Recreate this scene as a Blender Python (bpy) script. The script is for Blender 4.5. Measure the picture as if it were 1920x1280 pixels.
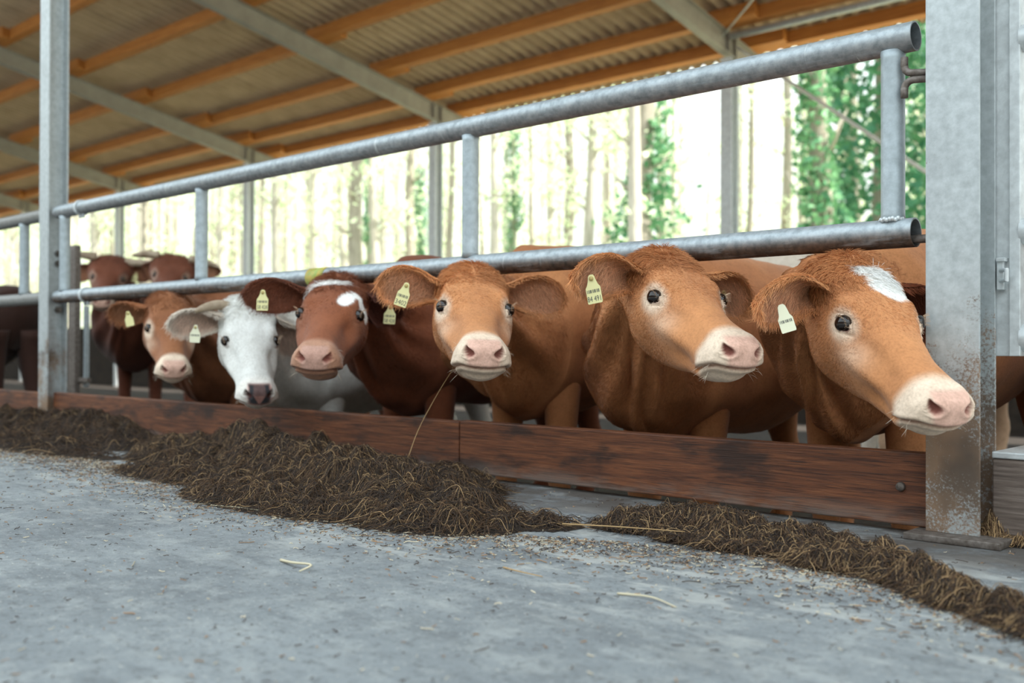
import bpy, bmesh, math, random
import numpy as np
from mathutils import Vector, Matrix

rng = np.random.default_rng(7)
random.seed(7)
scene = bpy.context.scene
for o in list(bpy.data.objects):
    bpy.data.objects.remove(o, do_unlink=True)
COL = scene.collection

# ------------------------------------------------------------------ camera, sky, sun, exposure
YAW, PITCH, ROLL, CAM = .8187, .0077, .0029, np.array([0, -2.65, .4681])
fw = np.array([-math.cos(YAW) * math.cos(PITCH), math.sin(YAW) * math.cos(PITCH), math.sin(PITCH)])
r0 = np.array([math.sin(YAW), math.cos(YAW), 0.0])
u0 = np.cross(r0, fw)
cr = r0 * math.cos(ROLL) + u0 * math.sin(ROLL)
cu = np.cross(cr, fw)
cam_d = bpy.data.cameras.new('camera')
cam = bpy.data.objects.new('camera', cam_d)
COL.objects.link(cam)
m = Matrix(((cr[0], cu[0], -fw[0], CAM[0]), (cr[1], cu[1], -fw[1], CAM[1]), (cr[2], cu[2], -fw[2], CAM[2]), (0, 0, 0, 1)))
cam.matrix_world = m
cam_d.sensor_width = 36
cam_d.lens = 1934 / 1920 * 36
cam_d.clip_end = 500
cam_d.dof.use_dof = True
cam_d.dof.focus_distance = 2.75
cam_d.dof.aperture_fstop = 2.5
scene.camera = cam

world = bpy.data.worlds.new('sky')
scene.world = world
world.use_nodes = True
wn = world.node_tree.nodes
wl = world.node_tree.links
wn.clear()
wout = wn.new('ShaderNodeOutputWorld')
wbg = wn.new('ShaderNodeBackground')
wtc = wn.new('ShaderNodeTexCoord')
wsep = wn.new('ShaderNodeSeparateXYZ')
wramp = wn.new('ShaderNodeValToRGB')
wramp.color_ramp.elements[0].position = .50
wramp.color_ramp.elements[0].color = (.46, .50, .45, 1)      # distant woodland in haze
wramp.color_ramp.elements[1].position = .95
wramp.color_ramp.elements[1].color = (.80, .92, 1.0, 1)
for p_, c_ in ((.585, (.54, .58, .55, 1)), (.68, (.85, .95, .98, 1))):
    e_ = wramp.color_ramp.elements.new(p_); e_.color = c_
wmap = wn.new('ShaderNodeMapRange')
wmap.inputs['From Min'].default_value = -1
wmap.inputs['From Max'].default_value = 1
wl.new(wtc.outputs['Generated'], wsep.inputs[0])
wl.new(wsep.outputs['Z'], wmap.inputs['Value'])
wl.new(wmap.outputs[0], wramp.inputs[0])
wl.new(wramp.outputs[0], wbg.inputs['Color'])
wbg.inputs['Strength'].default_value = 1.45
wl.new(wbg.outputs[0], wout.inputs['Surface'])

sun_d = bpy.data.lights.new('sun', 'SUN')
sun_d.energy = 7
sun_d.angle = math.radians(2)
sun_d.color = (1.0, .95, .86)
sun = bpy.data.objects.new('sun', sun_d)
COL.objects.link(sun)
sun.rotation_euler = Vector((-.80, -.34, -1.0)).to_track_quat('-Z', 'Y').to_euler()   # light travels this way
sun.location = (20, 30, 40)

vs = scene.view_settings
vs.view_transform = 'Standard'
vs.look = 'None'
vs.gamma = 1
vs.use_curve_mapping = False
vs.exposure = 1.0


# ------------------------------------------------------------------ helpers
def tag(o, label=None, cat=None, group=None, kind=None):
    if label: o['label'] = label
    if cat: o['category'] = cat
    if group: o['group'] = group
    if kind: o['kind'] = kind
    return o


def empty(name, loc, label=None, cat=None, group=None):
    o = bpy.data.objects.new(name, None)
    o.empty_display_size = .1
    o.location = tuple(float(v) for v in loc)
    COL.objects.link(o)
    return tag(o, label, cat, group)


def wloc(o):
    v = np.zeros(3)
    while o is not None:
        v += np.array(o.location)
        o = o.parent
    return v


def mesh_data(name, v, f, mats, smooth=True, fmat=None):
    me = bpy.data.meshes.new(name)
    v = np.asarray(v, dtype=np.float64)
    if isinstance(f, np.ndarray):
        f = f.tolist()
    me.from_pydata(v.tolist(), [], f)
    for mt in (mats if isinstance(mats, (list, tuple)) else [mats]):
        me.materials.append(mt)
    if fmat is not None:
        me.polygons.foreach_set('material_index', np.asarray(fmat, dtype=np.int32))
    me.polygons.foreach_set('use_smooth', [smooth] * len(me.polygons))
    me.update()
    return me


def obj(name, geo, mats, parent=None, smooth=True, bevel=0, fmat=None, origin=None, autosmooth=None):
    """geometry in world coordinates -> one mesh object (origin at its base, or its parent's frame)"""
    v = np.asarray(geo[0], dtype=float)
    if parent is not None:
        org = wloc(parent)
    elif origin is not None:
        org = np.array(origin, float)
    else:
        lo, hi = v.min(0), v.max(0)
        org = np.array([(lo[0] + hi[0]) / 2, (lo[1] + hi[1]) / 2, lo[2]])
    me = mesh_data(name, v - org, geo[1], mats, smooth, fmat)
    o = bpy.data.objects.new(name, me)
    COL.objects.link(o)
    if parent is not None:
        o.parent = parent
    else:
        o.location = tuple(org)
    if bevel:
        b = o.modifiers.new('bevel', 'BEVEL')
        b.width = bevel
        b.segments = 2
        b.limit_method = 'ANGLE'
    if autosmooth:
        me.set_sharp_from_angle(angle=math.radians(autosmooth))
    return o


def join(*gs):
    V, F, n = [], [], 0
    for v, f in gs:
        V.append(np.asarray(v, float))
        F += [[int(i) + n for i in q] for q in f]
        n += len(v)
    return np.concatenate(V), F


def box(x0, x1, y0, y1, z0, z1):
    v = [(x, y, z) for x in (x0, x1) for y in (y0, y1) for z in (z0, z1)]
    return np.array(v, float), [[0, 1, 3, 2], [4, 6, 7, 5], [0, 4, 5, 1], [2, 3, 7, 6], [0, 2, 6, 4], [1, 5, 7, 3]]


def frame_for(t):
    t = t / np.linalg.norm(t)
    a = np.array([0, 0, 1.0]) if abs(t[2]) < .9 else np.array([1.0, 0, 0])
    x = np.cross(a, t); x /= np.linalg.norm(x)
    return x, np.cross(t, x)


def tube(pts, rad, n=16, caps=True):
    """tube through points with a radius each"""
    pts = np.asarray(pts, float)
    rad = np.broadcast_to(np.asarray(rad, float), (len(pts),))
    tan = np.gradient(pts, axis=0)
    x, y = frame_for(tan[0])
    ang = np.arange(n) / n * 2 * np.pi
    V = []
    for p, t, r in zip(pts, tan, rad):
        t = t / np.linalg.norm(t)
        x = x - t * (x @ t); x /= np.linalg.norm(x)
        y = np.cross(t, x)
        V.append(p + r * (np.cos(ang)[:, None] * x + np.sin(ang)[:, None] * y))
    V = np.concatenate(V)
    F = [[i * n + j, i * n + (j + 1) % n, (i + 1) * n + (j + 1) % n, (i + 1) * n + j] for i in range(len(pts) - 1) for j in range(n)]
    if caps:
        F += [list(range(n))[::-1], list(range((len(pts) - 1) * n, len(pts) * n))]
    return V, F


def pipe(p0, p1, ro, ri, n=32):
    """hollow pipe with open ends"""
    p0, p1 = np.array(p0, float), np.array(p1, float)
    x, y = frame_for(p1 - p0)
    ang = np.arange(n) / n * 2 * np.pi
    c = np.cos(ang)[:, None] * x + np.sin(ang)[:, None] * y
    V = np.concatenate([p0 + ro * c, p1 + ro * c, p1 + ri * c, p0 + ri * c])
    F = [[a * n + j, a * n + (j + 1) % n, ((a + 1) % 4) * n + (j + 1) % n, ((a + 1) % 4) * n + j] for a in range(4) for j in range(n)]
    return V, F


def hbeam(cx, cy, z0, z1, w, d, tf=.009, tw=.007):
    """upright H section, flanges facing -y and +y"""
    p = [(-w/2, -d/2), (w/2, -d/2), (w/2, -d/2+tf), (tw/2, -d/2+tf), (tw/2, d/2-tf), (w/2, d/2-tf), (w/2, d/2), (-w/2, d/2), (-w/2, d/2-tf), (-tw/2, d/2-tf), (-tw/2, -d/2+tf), (-w/2, -d/2+tf)]
    n = len(p)
    V = [(cx+a, cy+b, z) for z in (z0, z1) for a, b in p]
    F = [[j, (j+1) % n, n+(j+1) % n, n+j] for j in range(n)]
    F += [[0, 11, 2, 1], [11, 10, 3, 2], [10, 9, 4, 3], [9, 8, 5, 4], [8, 7, 6, 5]]
    F += [[n+1, n+2, n+11, n], [n+2, n+3, n+10, n+11], [n+3, n+4, n+9, n+10], [n+4, n+5, n+8, n+9], [n+5, n+6, n+7, n+8]]
    return np.array(V, float), F


def sphere(c, r, nu=24, nv=16, sc=(1, 1, 1)):
    V = [(0, 0, r)]
    for i in range(1, nv):
        a = math.pi * i / nv
        for j in range(nu):
            b = 2 * math.pi * j / nu
            V.append((r * math.sin(a) * math.cos(b), r * math.sin(a) * math.sin(b), r * math.cos(a)))
    V.append((0, 0, -r))
    F = [[0, 1 + j, 1 + (j + 1) % nu] for j in range(nu)]
    for i in range(nv - 2):
        for j in range(nu):
            F.append([1 + i*nu + j, 1 + (i+1)*nu + j, 1 + (i+1)*nu + (j+1) % nu, 1 + i*nu + (j+1) % nu])
    l = len(V) - 1
    F += [[l, 1 + (nv-2)*nu + (j+1) % nu, 1 + (nv-2)*nu + j] for j in range(nu)]
    return np.array(V) * np.array(sc) + np.array(c), F


def hair(name, P, rad, colr, mat, parent=None, kind='stuff'):
    """strand curves: P (N,K,3) world points, rad (N,K), colr (N,3)"""
    N, K = P.shape[:2]
    hc = bpy.data.hair_curves.new(name)
    hc.add_curves([K] * N)
    org = wloc(parent) if parent is not None else np.array([P[..., 0].mean(), P[..., 1].mean(), 0.0])
    hc.attributes['position'].data.foreach_set('vector', (P - org).astype(np.float32).ravel())
    ra = hc.attributes.get('radius') or hc.attributes.new('radius', 'FLOAT', 'POINT')
    ra.data.foreach_set('value', np.broadcast_to(rad, (N, K)).astype(np.float32).ravel())
    ca = hc.attributes.new('tint', 'FLOAT_COLOR', 'CURVE')
    c4 = np.ones((N, 4), np.float32)
    c4[:, :3] = colr
    ca.data.foreach_set('color', c4.ravel())
    hc.materials.append(mat)
    o = bpy.data.objects.new(name, hc)
    COL.objects.link(o)
    if parent is not None:
        o.parent = parent
    else:
        o.location = tuple(org)
    if kind: o['kind'] = kind
    return o


# value noise on arrays, for shapes
_G = rng.random((32, 32, 32))


def vnoise(p, sc=1.0):
    p = np.asarray(p, float) * sc
    i = np.floor(p).astype(int)
    f = p - i
    f = f * f * (3 - 2 * f)
    r = 0
    for a in (0, 1):
        for b in (0, 1):
            for c in (0, 1):
                w = np.where(a, f[..., 0], 1 - f[..., 0]) * np.where(b, f[..., 1], 1 - f[..., 1]) * np.where(c, f[..., 2], 1 - f[..., 2])
                r = r + w * _G[(i[..., 0] + a) % 32, (i[..., 1] + b) % 32, (i[..., 2] + c) % 32]
    return r * 2 - 1


def sst(a, b, x):
    t = np.clip((x - a) / (b - a), 0, 1)
    return t * t * (3 - 2 * t)


# ------------------------------------------------------------------ materials
class Mat:
    def __init__(self, name, rough=.6, metal=0, spec=.5):
        self.m = bpy.data.materials.new(name)
        self.m.use_nodes = True
        self.n = self.m.node_tree.nodes
        self.l = self.m.node_tree.links
        self.b = self.n['Principled BSDF']
        self.b.inputs['Roughness'].default_value = rough
        self.b.inputs['Metallic'].default_value = metal
        self.b.inputs['Specular IOR Level'].default_value = spec
        self.tc = None

    def coord(self, kind='Object', scale=(1, 1, 1)):
        if self.tc is None:
            self.tc = self.n.new('ShaderNodeTexCoord')
        mp = self.n.new('ShaderNodeMapping')
        mp.inputs['Scale'].default_value = scale
        self.l.new(self.tc.outputs[kind], mp.inputs[0])
        return mp.outputs[0]

    def world_pos(self, scale=(1, 1, 1)):
        g = self.n.new('ShaderNodeNewGeometry')
        mp = self.n.new('ShaderNodeMapping')
        mp.inputs['Scale'].default_value = scale
        self.l.new(g.outputs['Position'], mp.inputs[0])
        return mp.outputs[0]

    def noise(self, vec, scale=5, detail=4, rough=.55, dist=0):
        t = self.n.new('ShaderNodeTexNoise')
        t.inputs['Scale'].default_value = scale
        t.inputs['Detail'].default_value = detail
        t.inputs['Roughness'].default_value = rough
        t.inputs['Distortion'].default_value = dist
        self.l.new(vec, t.inputs['Vector'])
        return t.outputs['Fac']

    def ramp(self, fac, stops):
        r = self.n.new('ShaderNodeValToRGB')
        e = r.color_ramp.elements
        while len(e) < len(stops):
            e.new(.5)
        for el, (p, c) in zip(e, stops):
            el.position = p
            el.color = (*c, 1) if len(c) == 3 else c
        self.l.new(fac, r.inputs[0])
        return r.outputs[0]

    def mix(self, fac, a, b, mode='MIX'):
        x = self.n.new('ShaderNodeMix')
        x.data_type = 'RGBA'
        x.blend_type = mode
        for s, v in ((x.inputs[0], fac), (x.inputs[6], a), (x.inputs[7], b)):
            if isinstance(v, (int, float)):
                s.default_value = v
            elif isinstance(v, tuple):
                s.default_value = (*v, 1)
            else:
                self.l.new(v, s)
        return x.outputs[2]

    def math(self, op, a, b=0.0):
        x = self.n.new('ShaderNodeMath')
        x.operation = op
        for s, v in ((x.inputs[0], a), (x.inputs[1], b)):
            if isinstance(v, (int, float)):
                s.default_value = v
            else:
                self.l.new(v, s)
        return x.outputs[0]

    def maprange(self, v, a, b, c=0., d=1.):
        x = self.n.new('ShaderNodeMapRange')
        x.interpolation_type = 'SMOOTHSTEP'
        for k, q in zip(('From Min', 'From Max', 'To Min', 'To Max'), (a, b, c, d)):
            x.inputs[k].default_value = q
        self.l.new(v, x.inputs['Value'])
        return x.outputs[0]

    def axis(self, vec, k):
        s = self.n.new('ShaderNodeSeparateXYZ')
        self.l.new(vec, s.inputs[0])
        return s.outputs[k]

    def attr(self, name):
        a = self.n.new('ShaderNodeAttribute')
        a.attribute_name = name
        return a.outputs['Color']

    def base(self, c):
        if isinstance(c, tuple):
            self.b.inputs['Base Color'].default_value = (*c, 1)
        else:
            self.l.new(c, self.b.inputs['Base Color'])
        return self

    def rough(self, v):
        self.l.new(v, self.b.inputs['Roughness'])
        return self

    def bump(self, h, strength=.3, dist=.01):
        b = self.n.new('ShaderNodeBump')
        b.inputs['Strength'].default_value = strength
        b.inputs['Distance'].default_value = dist
        self.l.new(h, b.inputs['Height'])
        self.l.new(b.outputs[0], self.b.inputs['Normal'])
        return self


def galvanized(name, dirt=0.0, tint=(.40, .46, .49), zlo=.3, zhi=.8, under=False):
    M = Mat(name, .5, .35)
    v = M.world_pos()
    n1 = M.noise(v, 38, 4, .6)
    n2 = M.noise(v, 6, 5, .6)
    c = M.ramp(n1, [(.3, tuple(x * .78 for x in tint)), (.55, tint), (.8, tuple(min(1, x * 1.2) for x in tint))])
    c = M.mix(M.maprange(n2, .45, .75, 0, .45), c, tuple(x * .72 for x in tint))
    if dirt:
        # splashed and rubbed-on dung and rust: thick low down, breaking into specks higher up
        z = M.axis(v, 2)
        sp = M.math('ADD', M.math('MULTIPLY', M.noise(v, 6, 6, .62), .62), M.math('MULTIPLY', M.noise(v, 170, 3, .6), .38))
        thr = M.maprange(z, zlo, zhi, .45, .66)
        k = M.maprange(M.math('SUBTRACT', sp, thr), -.05, .10, 0, dirt)
        dc = M.ramp(M.noise(v, 5, 3), [(.35, (.13, .085, .055)), (.55, (.29, .175, .10)), (.75, (.26, .20, .14))])
        c = M.mix(k, c, dc)
        M.rough(M.maprange(k, 0, 1, .48, .85))
    M.base(c)
    M.bump(n1, .12, .002)
    return M.m


def rail_mat(name, zc, dirt):
    """old galvanised rail: brown smears rubbed on along the lower half by the animals"""
    M = Mat(name, .5, .35)
    v = M.world_pos()
    n1 = M.noise(v, 45, 4, .6)
    c = M.ramp(n1, [(.3, (.25, .29, .31)), (.55, (.37, .42, .45)), (.8, (.47, .52, .54))])
    z = M.axis(v, 2)
    low = M.maprange(z, zc - .022, zc + .02, 1, 0)
    st = M.noise(M.world_pos((2.2, 14, 14)), 3, 5, .65)
    k = M.math('MULTIPLY', low, M.maprange(st, .28, .52, .35, 1))
    k = M.math('MULTIPLY', k, dirt)
    c = M.mix(k, c, M.ramp(n1, [(.3, (.045, .026, .016)), (.7, (.15, .085, .05))]))
    sc = M.maprange(M.noise(M.world_pos((40, 6, 3)), 1.2, 3), .68, .74, 0, .6)
    c = M.mix(sc, c, (.55, .58, .58))
    M.base(c)
    M.rough(M.maprange(k, 0, 1, .45, .8))
    M.bump(n1, .15, .002)
    return M.m


MT = {}
MT['post'] = galvanized('galvanised_post_dirty', .92, (.45, .49, .50), .1, .92)
MT['galv'] = galvanized('galvanised_steel')
MT['galv_light'] = galvanized('galvanised_steel_light', 0, (.62, .66, .67))
MT['post_rear'] = galvanized('galvanised_rear_post', 0, (.70, .74, .75))
MT['rail_top'] = rail_mat('rail_upper', 1.28, .45)
MT['rail_low'] = rail_mat('rail_lower', .773, .95)
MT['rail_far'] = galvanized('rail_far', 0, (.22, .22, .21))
M = Mat('bare_dark_steel', .6, .5); M.base(M.ramp(M.noise(M.world_pos(), 60, 4), [(.3, (.10, .08, .065)), (.7, (.24, .21, .19))])); MT['dark_steel'] = M.m
M = Mat('rafter_paint', .6, .1); M.base(M.ramp(M.noise(M.world_pos(), 6, 4), [(.3, (.30, .28, .24)), (.7, (.37, .35, .30))])); MT['rafter'] = M.m

M = Mat('purlin_timber', .65)
v = M.world_pos((.6, 9, 9))
M.base(M.ramp(M.noise(v, 4, 5, .6, .6), [(.25, (.36, .125, .022)), (.5, (.50, .19, .035)), (.75, (.62, .26, .055))]))
M.bump(M.noise(v, 14, 4), .2, .003); MT['purlin'] = M.m

M = Mat('fibre_cement_sheet', .8)
v = M.world_pos()
c = M.ramp(M.noise(v, 2.5, 5, .6), [(.3, (.46, .34, .21)), (.7, (.62, .48, .31))])
M.base(M.mix(M.maprange(M.noise(M.world_pos((18, 1, 1)), 1.5, 3), .5, .8, 0, .35), c, (.25, .19, .13))); MT['sheet'] = M.m

M = Mat('stained_board', .6)
g = M.noise(M.world_pos((1.3, 20, 26)), 3.2, 6, .65, .8)
fine = M.noise(M.world_pos((3, 60, 120)), 3, 4, .6)
c = M.ramp(g, [(.22, (.03, .012, .007)), (.42, (.11, .036, .015)), (.58, (.20, .068, .026)), (.78, (.32, .125, .05))])
c = M.mix(M.maprange(M.noise(M.world_pos((2.2, 3, 6)), 1.6, 4, .6), .5, .68, 0, .85), c, (.028, .014, .010))
c = M.mix(M.maprange(fine, .52, .68, 0, .85), c, (.02, .010, .007))
dusty = M.math('MULTIPLY', M.maprange(M.axis(M.world_pos(), 2), .015, .085, 1, 0), M.maprange(M.noise(M.world_pos((1.5, 8, 6)), 3, 4), .42, .62, 0, .55))
c = M.mix(dusty, c, (.22, .19, .165))
M.base(c); M.bump(M.math('ADD', g, fine), .35, .004); MT['board'] = M.m

M = Mat('weathered_board', .75)
g = M.noise(M.world_pos((1.5, 18, 24)), 4, 6, .65, .5)
M.base(M.ramp(g, [(.25, (.055, .04, .032)), (.5, (.15, .115, .095)), (.75, (.27, .22, .19))])); M.bump(g, .3, .004); MT['board_grey'] = M.m

M = Mat('concrete', .85)
v = M.world_pos()
big = M.noise(v, .9, 6, .65)
c = M.ramp(big, [(.3, (.125, .138, .148)), (.5, (.205, .226, .236)), (.7, (.285, .31, .318))])
streak = M.noise(M.world_pos((1.2, 5, 1)), 2.2, 6, .7, .6)
c = M.mix(M.maprange(streak, .45, .66, 0, .55), c, (.125, .138, .146))
c = M.mix(M.maprange(M.noise(v, 9, 6, .7), .46, .66, 0, .6), c, (.33, .35, .345))
c = M.mix(M.maprange(M.noise(v, 42, 5, .75), .50, .68, 0, .75), c, (.10, .105, .108))
flk = M.maprange(M.noise(M.world_pos((1, 1.8, 1)), 75, 4, .65), .60, .70, 0, .85)
c = M.mix(flk, c, (.50, .50, .46))
c = M.mix(M.maprange(M.noise(v, 120, 3, .6), .60, .70, 0, .8), c, (.055, .05, .045))
yy = M.axis(v, 1)
dust = M.math('MULTIPLY', M.maprange(yy, -1.55, -1.0, 0, 1), M.maprange(M.noise(M.world_pos((1, 2.5, 1)), 3.2, 6, .7), .5, .62, 0, .7))
c = M.mix(dust, c, (.40, .41, .39))
# trodden feed stain along the foot of the fence
st = M.math('MULTIPLY', M.maprange(yy, -.62, -.12, 0, 1), M.maprange(M.noise(v, 4.5, 6, .65), .34, .55, 0, .9))
c = M.mix(st, c, (.075, .06, .05))
# construction joint running away from the post foot
M.base(c)
M.bump(M.math('ADD', M.noise(v, 30, 6, .65), M.math('MULTIPLY', big, 1.5)), .35, .012); MT['concrete'] = M.m

M = Mat('barn_bedding', .95); v = M.world_pos()
M.base(M.ramp(M.noise(v, 9, 6, .7), [(.3, (.014, .010, .008)), (.6, (.035, .026, .019)), (.8, (.06, .045, .03))])); M.bump(M.noise(v, 25, 5), .6, .03); MT['bedding'] = M.m
M = Mat('forest_litter', .9); v = M.world_pos()
M.base(M.ramp(M.noise(v, 1.5, 6, .7), [(.3, (.36, .34, .20)), (.55, (.55, .52, .36)), (.75, (.44, .52, .22))])); MT['litter'] = M.m

M = Mat('hide', .78, 0, .25)
c = M.attr('tint')
n = M.noise(M.coord('Object'), 26, 5, .7)
n2 = M.noise(M.coord('Object'), 140, 3, .6)
k = M.math('ADD', M.math('MULTIPLY', n, .5), M.math('MULTIPLY', n2, .5))
M.base(M.mix(1.0, c, M.ramp(k, [(.3, (.72, .70, .68)), (.5, (1, 1, 1)), (.7, (1.18, 1.2, 1.22))]), 'MULTIPLY'))
M.b.inputs['Sheen Weight'].default_value = .12
M.bump(k, .25, .006); MT['hide'] = M.m
M = Mat('nose_skin', .38, 0, .5); MT['nose'] = M.m
M = Mat('coat_hair', .5, 0, .35); M.base(M.attr('tint')); MT['coat'] = M.m
M = Mat('eyeball', .07, 0, .4); M.b.inputs['Coat Weight'].default_value = .25; M.b.inputs['Coat Roughness'].default_value = .02
M.base((.010, .006, .005)); MT['eye'] = M.m
M = Mat('horn', .45); MT['horn'] = M.base(M.ramp(M.noise(M.coord('Object'), 14, 3), [(.3, (.24, .17, .11)), (.7, (.46, .37, .27))])).m
M = Mat('tag_plastic', .45); MT['tag'] = M.base((.72, .67, .34)).m
M = Mat('tag_plastic_pale', .45); MT['tag_pale'] = M.base((.74, .73, .54)).m
M = Mat('tag_band', .5); MT['band'] = M.base(M.ramp(M.noise(M.world_pos(), 30, 3), [(.4, (.50, .38, .07)), (.6, (.28, .36, .07))])).m
M = Mat('tag_ink', .6); MT['ink'] = M.base((.10, .10, .085)).m
M = Mat('tag_pin', .5); MT['pin'] = M.base((.42, .33, .12)).m
M = Mat('straw', .75); M.base(M.attr('tint')); MT['straw'] = M.m
M = Mat('silage_mound', .95); v = M.world_pos()
M.base(M.ramp(M.noise(v, 40, 5, .7), [(.3, (.012, .008, .006)), (.6, (.04, .026, .017)), (.8, (.085, .055, .03))])); M.bump(M.noise(v, 70, 5), 1, .02); MT['mound'] = M.m
M = Mat('bark', .85); MT['bark'] = M.base(M.ramp(M.noise(M.world_pos((6, 6, 1)), 3, 5), [(.3, (.20, .18, .14)), (.7, (.36, .33, .27))])).m
M = Mat('bark_pale', .85); MT['bark_pale'] = M.base(M.ramp(M.noise(M.world_pos((6, 6, 1)), 3, 5), [(.3, (.30, .28, .23)), (.7, (.50, .47, .40))])).m


def leaf_mat(name, a, b, trans):
    M = Mat(name, .55)
    oi = M.n.new('ShaderNodeNewGeometry')
    c = M.ramp(oi.outputs['Random Per Island'], [(0, a), (1, b)])
    M.base(c)
    tr = M.n.new('ShaderNodeBsdfTranslucent')
    M.l.new(c, tr.inputs[0])
    mx = M.n.new('ShaderNodeMixShader')
    mx.inputs[0].default_value = trans
    M.l.new(M.b.outputs[0], mx.inputs[1])
    M.l.new(tr.outputs[0], mx.inputs[2])
    M.l.new(mx.outputs[0], M.n['Material Output'].inputs['Surface'])
    return M.m


MT['leaf_spring'] = leaf_mat('spring_leaves', (.50, .62, .36), (.78, .86, .64), .5)
MT['leaf_ivy'] = leaf_mat('ivy_leaves', (.05, .19, .085), (.20, .42, .20), .35)
MT['leaf_conifer'] = leaf_mat('evergreen_leaves', (.035, .165, .085), (.12, .31, .145), .3)

# ------------------------------------------------------------------ the ground
XF = (-46, 12)


def grid(xs, ys, zf):
    X, Y = np.meshgrid(xs, ys, indexing='ij')
    Z = zf(X, Y)
    V = np.stack([X, Y, Z], -1).reshape(-1, 3)
    nx, ny = len(xs), len(ys)
    F = [[i*ny + j, (i+1)*ny + j, (i+1)*ny + j+1, i*ny + j+1] for i in range(nx-1) for j in range(ny-1)]
    return V, F


tag(obj('floor', join(box(-50, 14, -14, .03, -.4, 0)), MT['concrete'], smooth=False), kind='structure')
BF = -.36
tag(obj('floor_barn', box(-50, 14, .03, 8.4, -.5, BF), MT['bedding'], smooth=False), kind='structure')
tag(obj('ground', grid(np.linspace(-110, 40, 60), np.concatenate([[8.4], np.linspace(9, 95, 40)]), lambda X, Y: -.3 + .02 * (Y - 8.4) + .25 * vnoise(np.stack([X, Y, X * 0], -1), .13) * sst(8.4, 12, Y)), MT['litter']), kind='structure')

tag(obj('wall_rear', box(-50, 14, 8.28, 8.42, -.45, .95), MT['bedding'], smooth=False), kind='structure')
# unseen wall with eave, added behind the camera to block low front light
tag(obj('light_block_wall', join(box(-50, 14, -8.3, -8.0, -.4, 3.4), box(-50, 14, -9.5, -7.5, 3.4, 3.5)), MT['board_grey'], smooth=False), kind='structure')
# ------------------------------------------------------------------ barn frame
PX = [-.944, -6.28, -11.26, -16.24, -21.22, -26.2, -31.2, -36.2]     # frame lines along the fence
M_ROOF = .21


def raf_bot(y): return 3.84 + M_ROOF * (7.72 - y)


def raf_top(y): return raf_bot(y) + .25


def base_plate_and_bolts(root, cx, cy, w, d, z=0):
    obj('base_plate', box(cx - w/2 - .035, cx + w/2 + .065, cy - d/2 - .055, cy + d/2 + .05, z, z + .018), MT['dark_steel'], root, bevel=.003)


front_labels = {0: 'broad galvanised steel post at the right with dirt-stained lower half beside the staring cow',
                1: 'bluish steel post at the left end of the gate'}
for k, px in enumerate(PX[:6]):
    w, d = (.13, .12)
    ztop = raf_bot(.065) - .004
    lab = front_labels.get(k, 'steel post of the feed fence farther left out of the picture, number from the end')
    if k > 1:
        continue
    root = empty('steel_post', (px, .005, 0), lab, 'post')
    obj('column', hbeam(px, .005, .018, ztop, w, d), MT['post'], root, smooth=False, bevel=.0015)
    base_plate_and_bolts(root, px, .005, w, d)
    for z in ((.775, .655) if k == 0 else (.98, .70)):
        c = np.array([px + w/2 - .028, .005 - d/2 + .009, z])
        if k == 0:
            obj('bolt', join(tube([c, c + [0, .012, 0]], .011, 6), tube([c + [0, .012, 0], c + [0, .02, 0]], .006, 10)), MT['galv_light'], root, smooth=False)
        else:
            for dz in (0, .06):
                q = np.array([px + .0035, .03, z + dz])
                obj('bolt', join(tube([q, q + [.02, 0, 0]], .020, 6), tube([q + [.02, 0, 0], q + [.04, 0, 0]], .011, 10)), MT['dark_steel'], root, smooth=False)

for k, px in enumerate(PX[1:7]):
    names = ['nearest rear barn post, at the right behind the cows', 'rear barn post left of the middle gate stub', 'rear barn post above the white-faced cows', 'rear barn post above the horned cows', 'rear barn post seen beyond the left gate', 'farthest rear barn post behind the left gate']
    root = empty('steel_post', (px, 7.72, BF), names[k], 'post', None)
    obj('column', hbeam(px, 7.72, BF + .018, raf_bot(7.80) - .003, .15, .15), MT['post_rear'], root, smooth=False)
    base_plate_and_bolts(root, px, 7.72, .15, .15, BF)

raf_names = ['roof rafter nearest the camera over the right post', 'steel rafter running down to the nearest rear post at the upper right', 'long steel rafter crossing the roof in the middle of the picture', 'steel rafter crossing the roof behind the left post', 'short-looking rafter left of the left post', 'far rafter low at the left edge', 'farthest rafter at the left', 'last rafter in the distance']
Y0, Y1 = -.55, 8.35
for k, px in enumerate(PX):
    def ib(y0, y1, w=.11, tf=.011, tw=.008, h=.25):
        gs = []
        for (xa, xb, za, zb) in ((-w/2, w/2, 0, tf), (-tw/2, tw/2, tf, h - tf), (-w/2, w/2, h - tf, h)):
            v, f = box(px + xa, px + xb, y0, y1, za, zb)
            v[:, 2] += raf_bot(v[:, 1])
            gs.append((v, f))
        return join(*gs)
    root = empty('steel_rafter', (px, 7.72, raf_bot(7.72)), raf_names[k], 'rafter')
    obj('beam', ib(Y0, Y1), MT['rafter'], root, smooth=False)
    for dy in (-.075, .075):      # stiffeners over the post
        for sx in (-1, 1):
            v, f = box(px + sx * .006, px + sx * .053, 7.72 + dy - .005, 7.72 + dy + .005, .012, .238)
            v[:, 2] += raf_bot(v[:, 1])
            obj('stiffener', (v, f), MT['rafter'], root, smooth=False)

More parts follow.
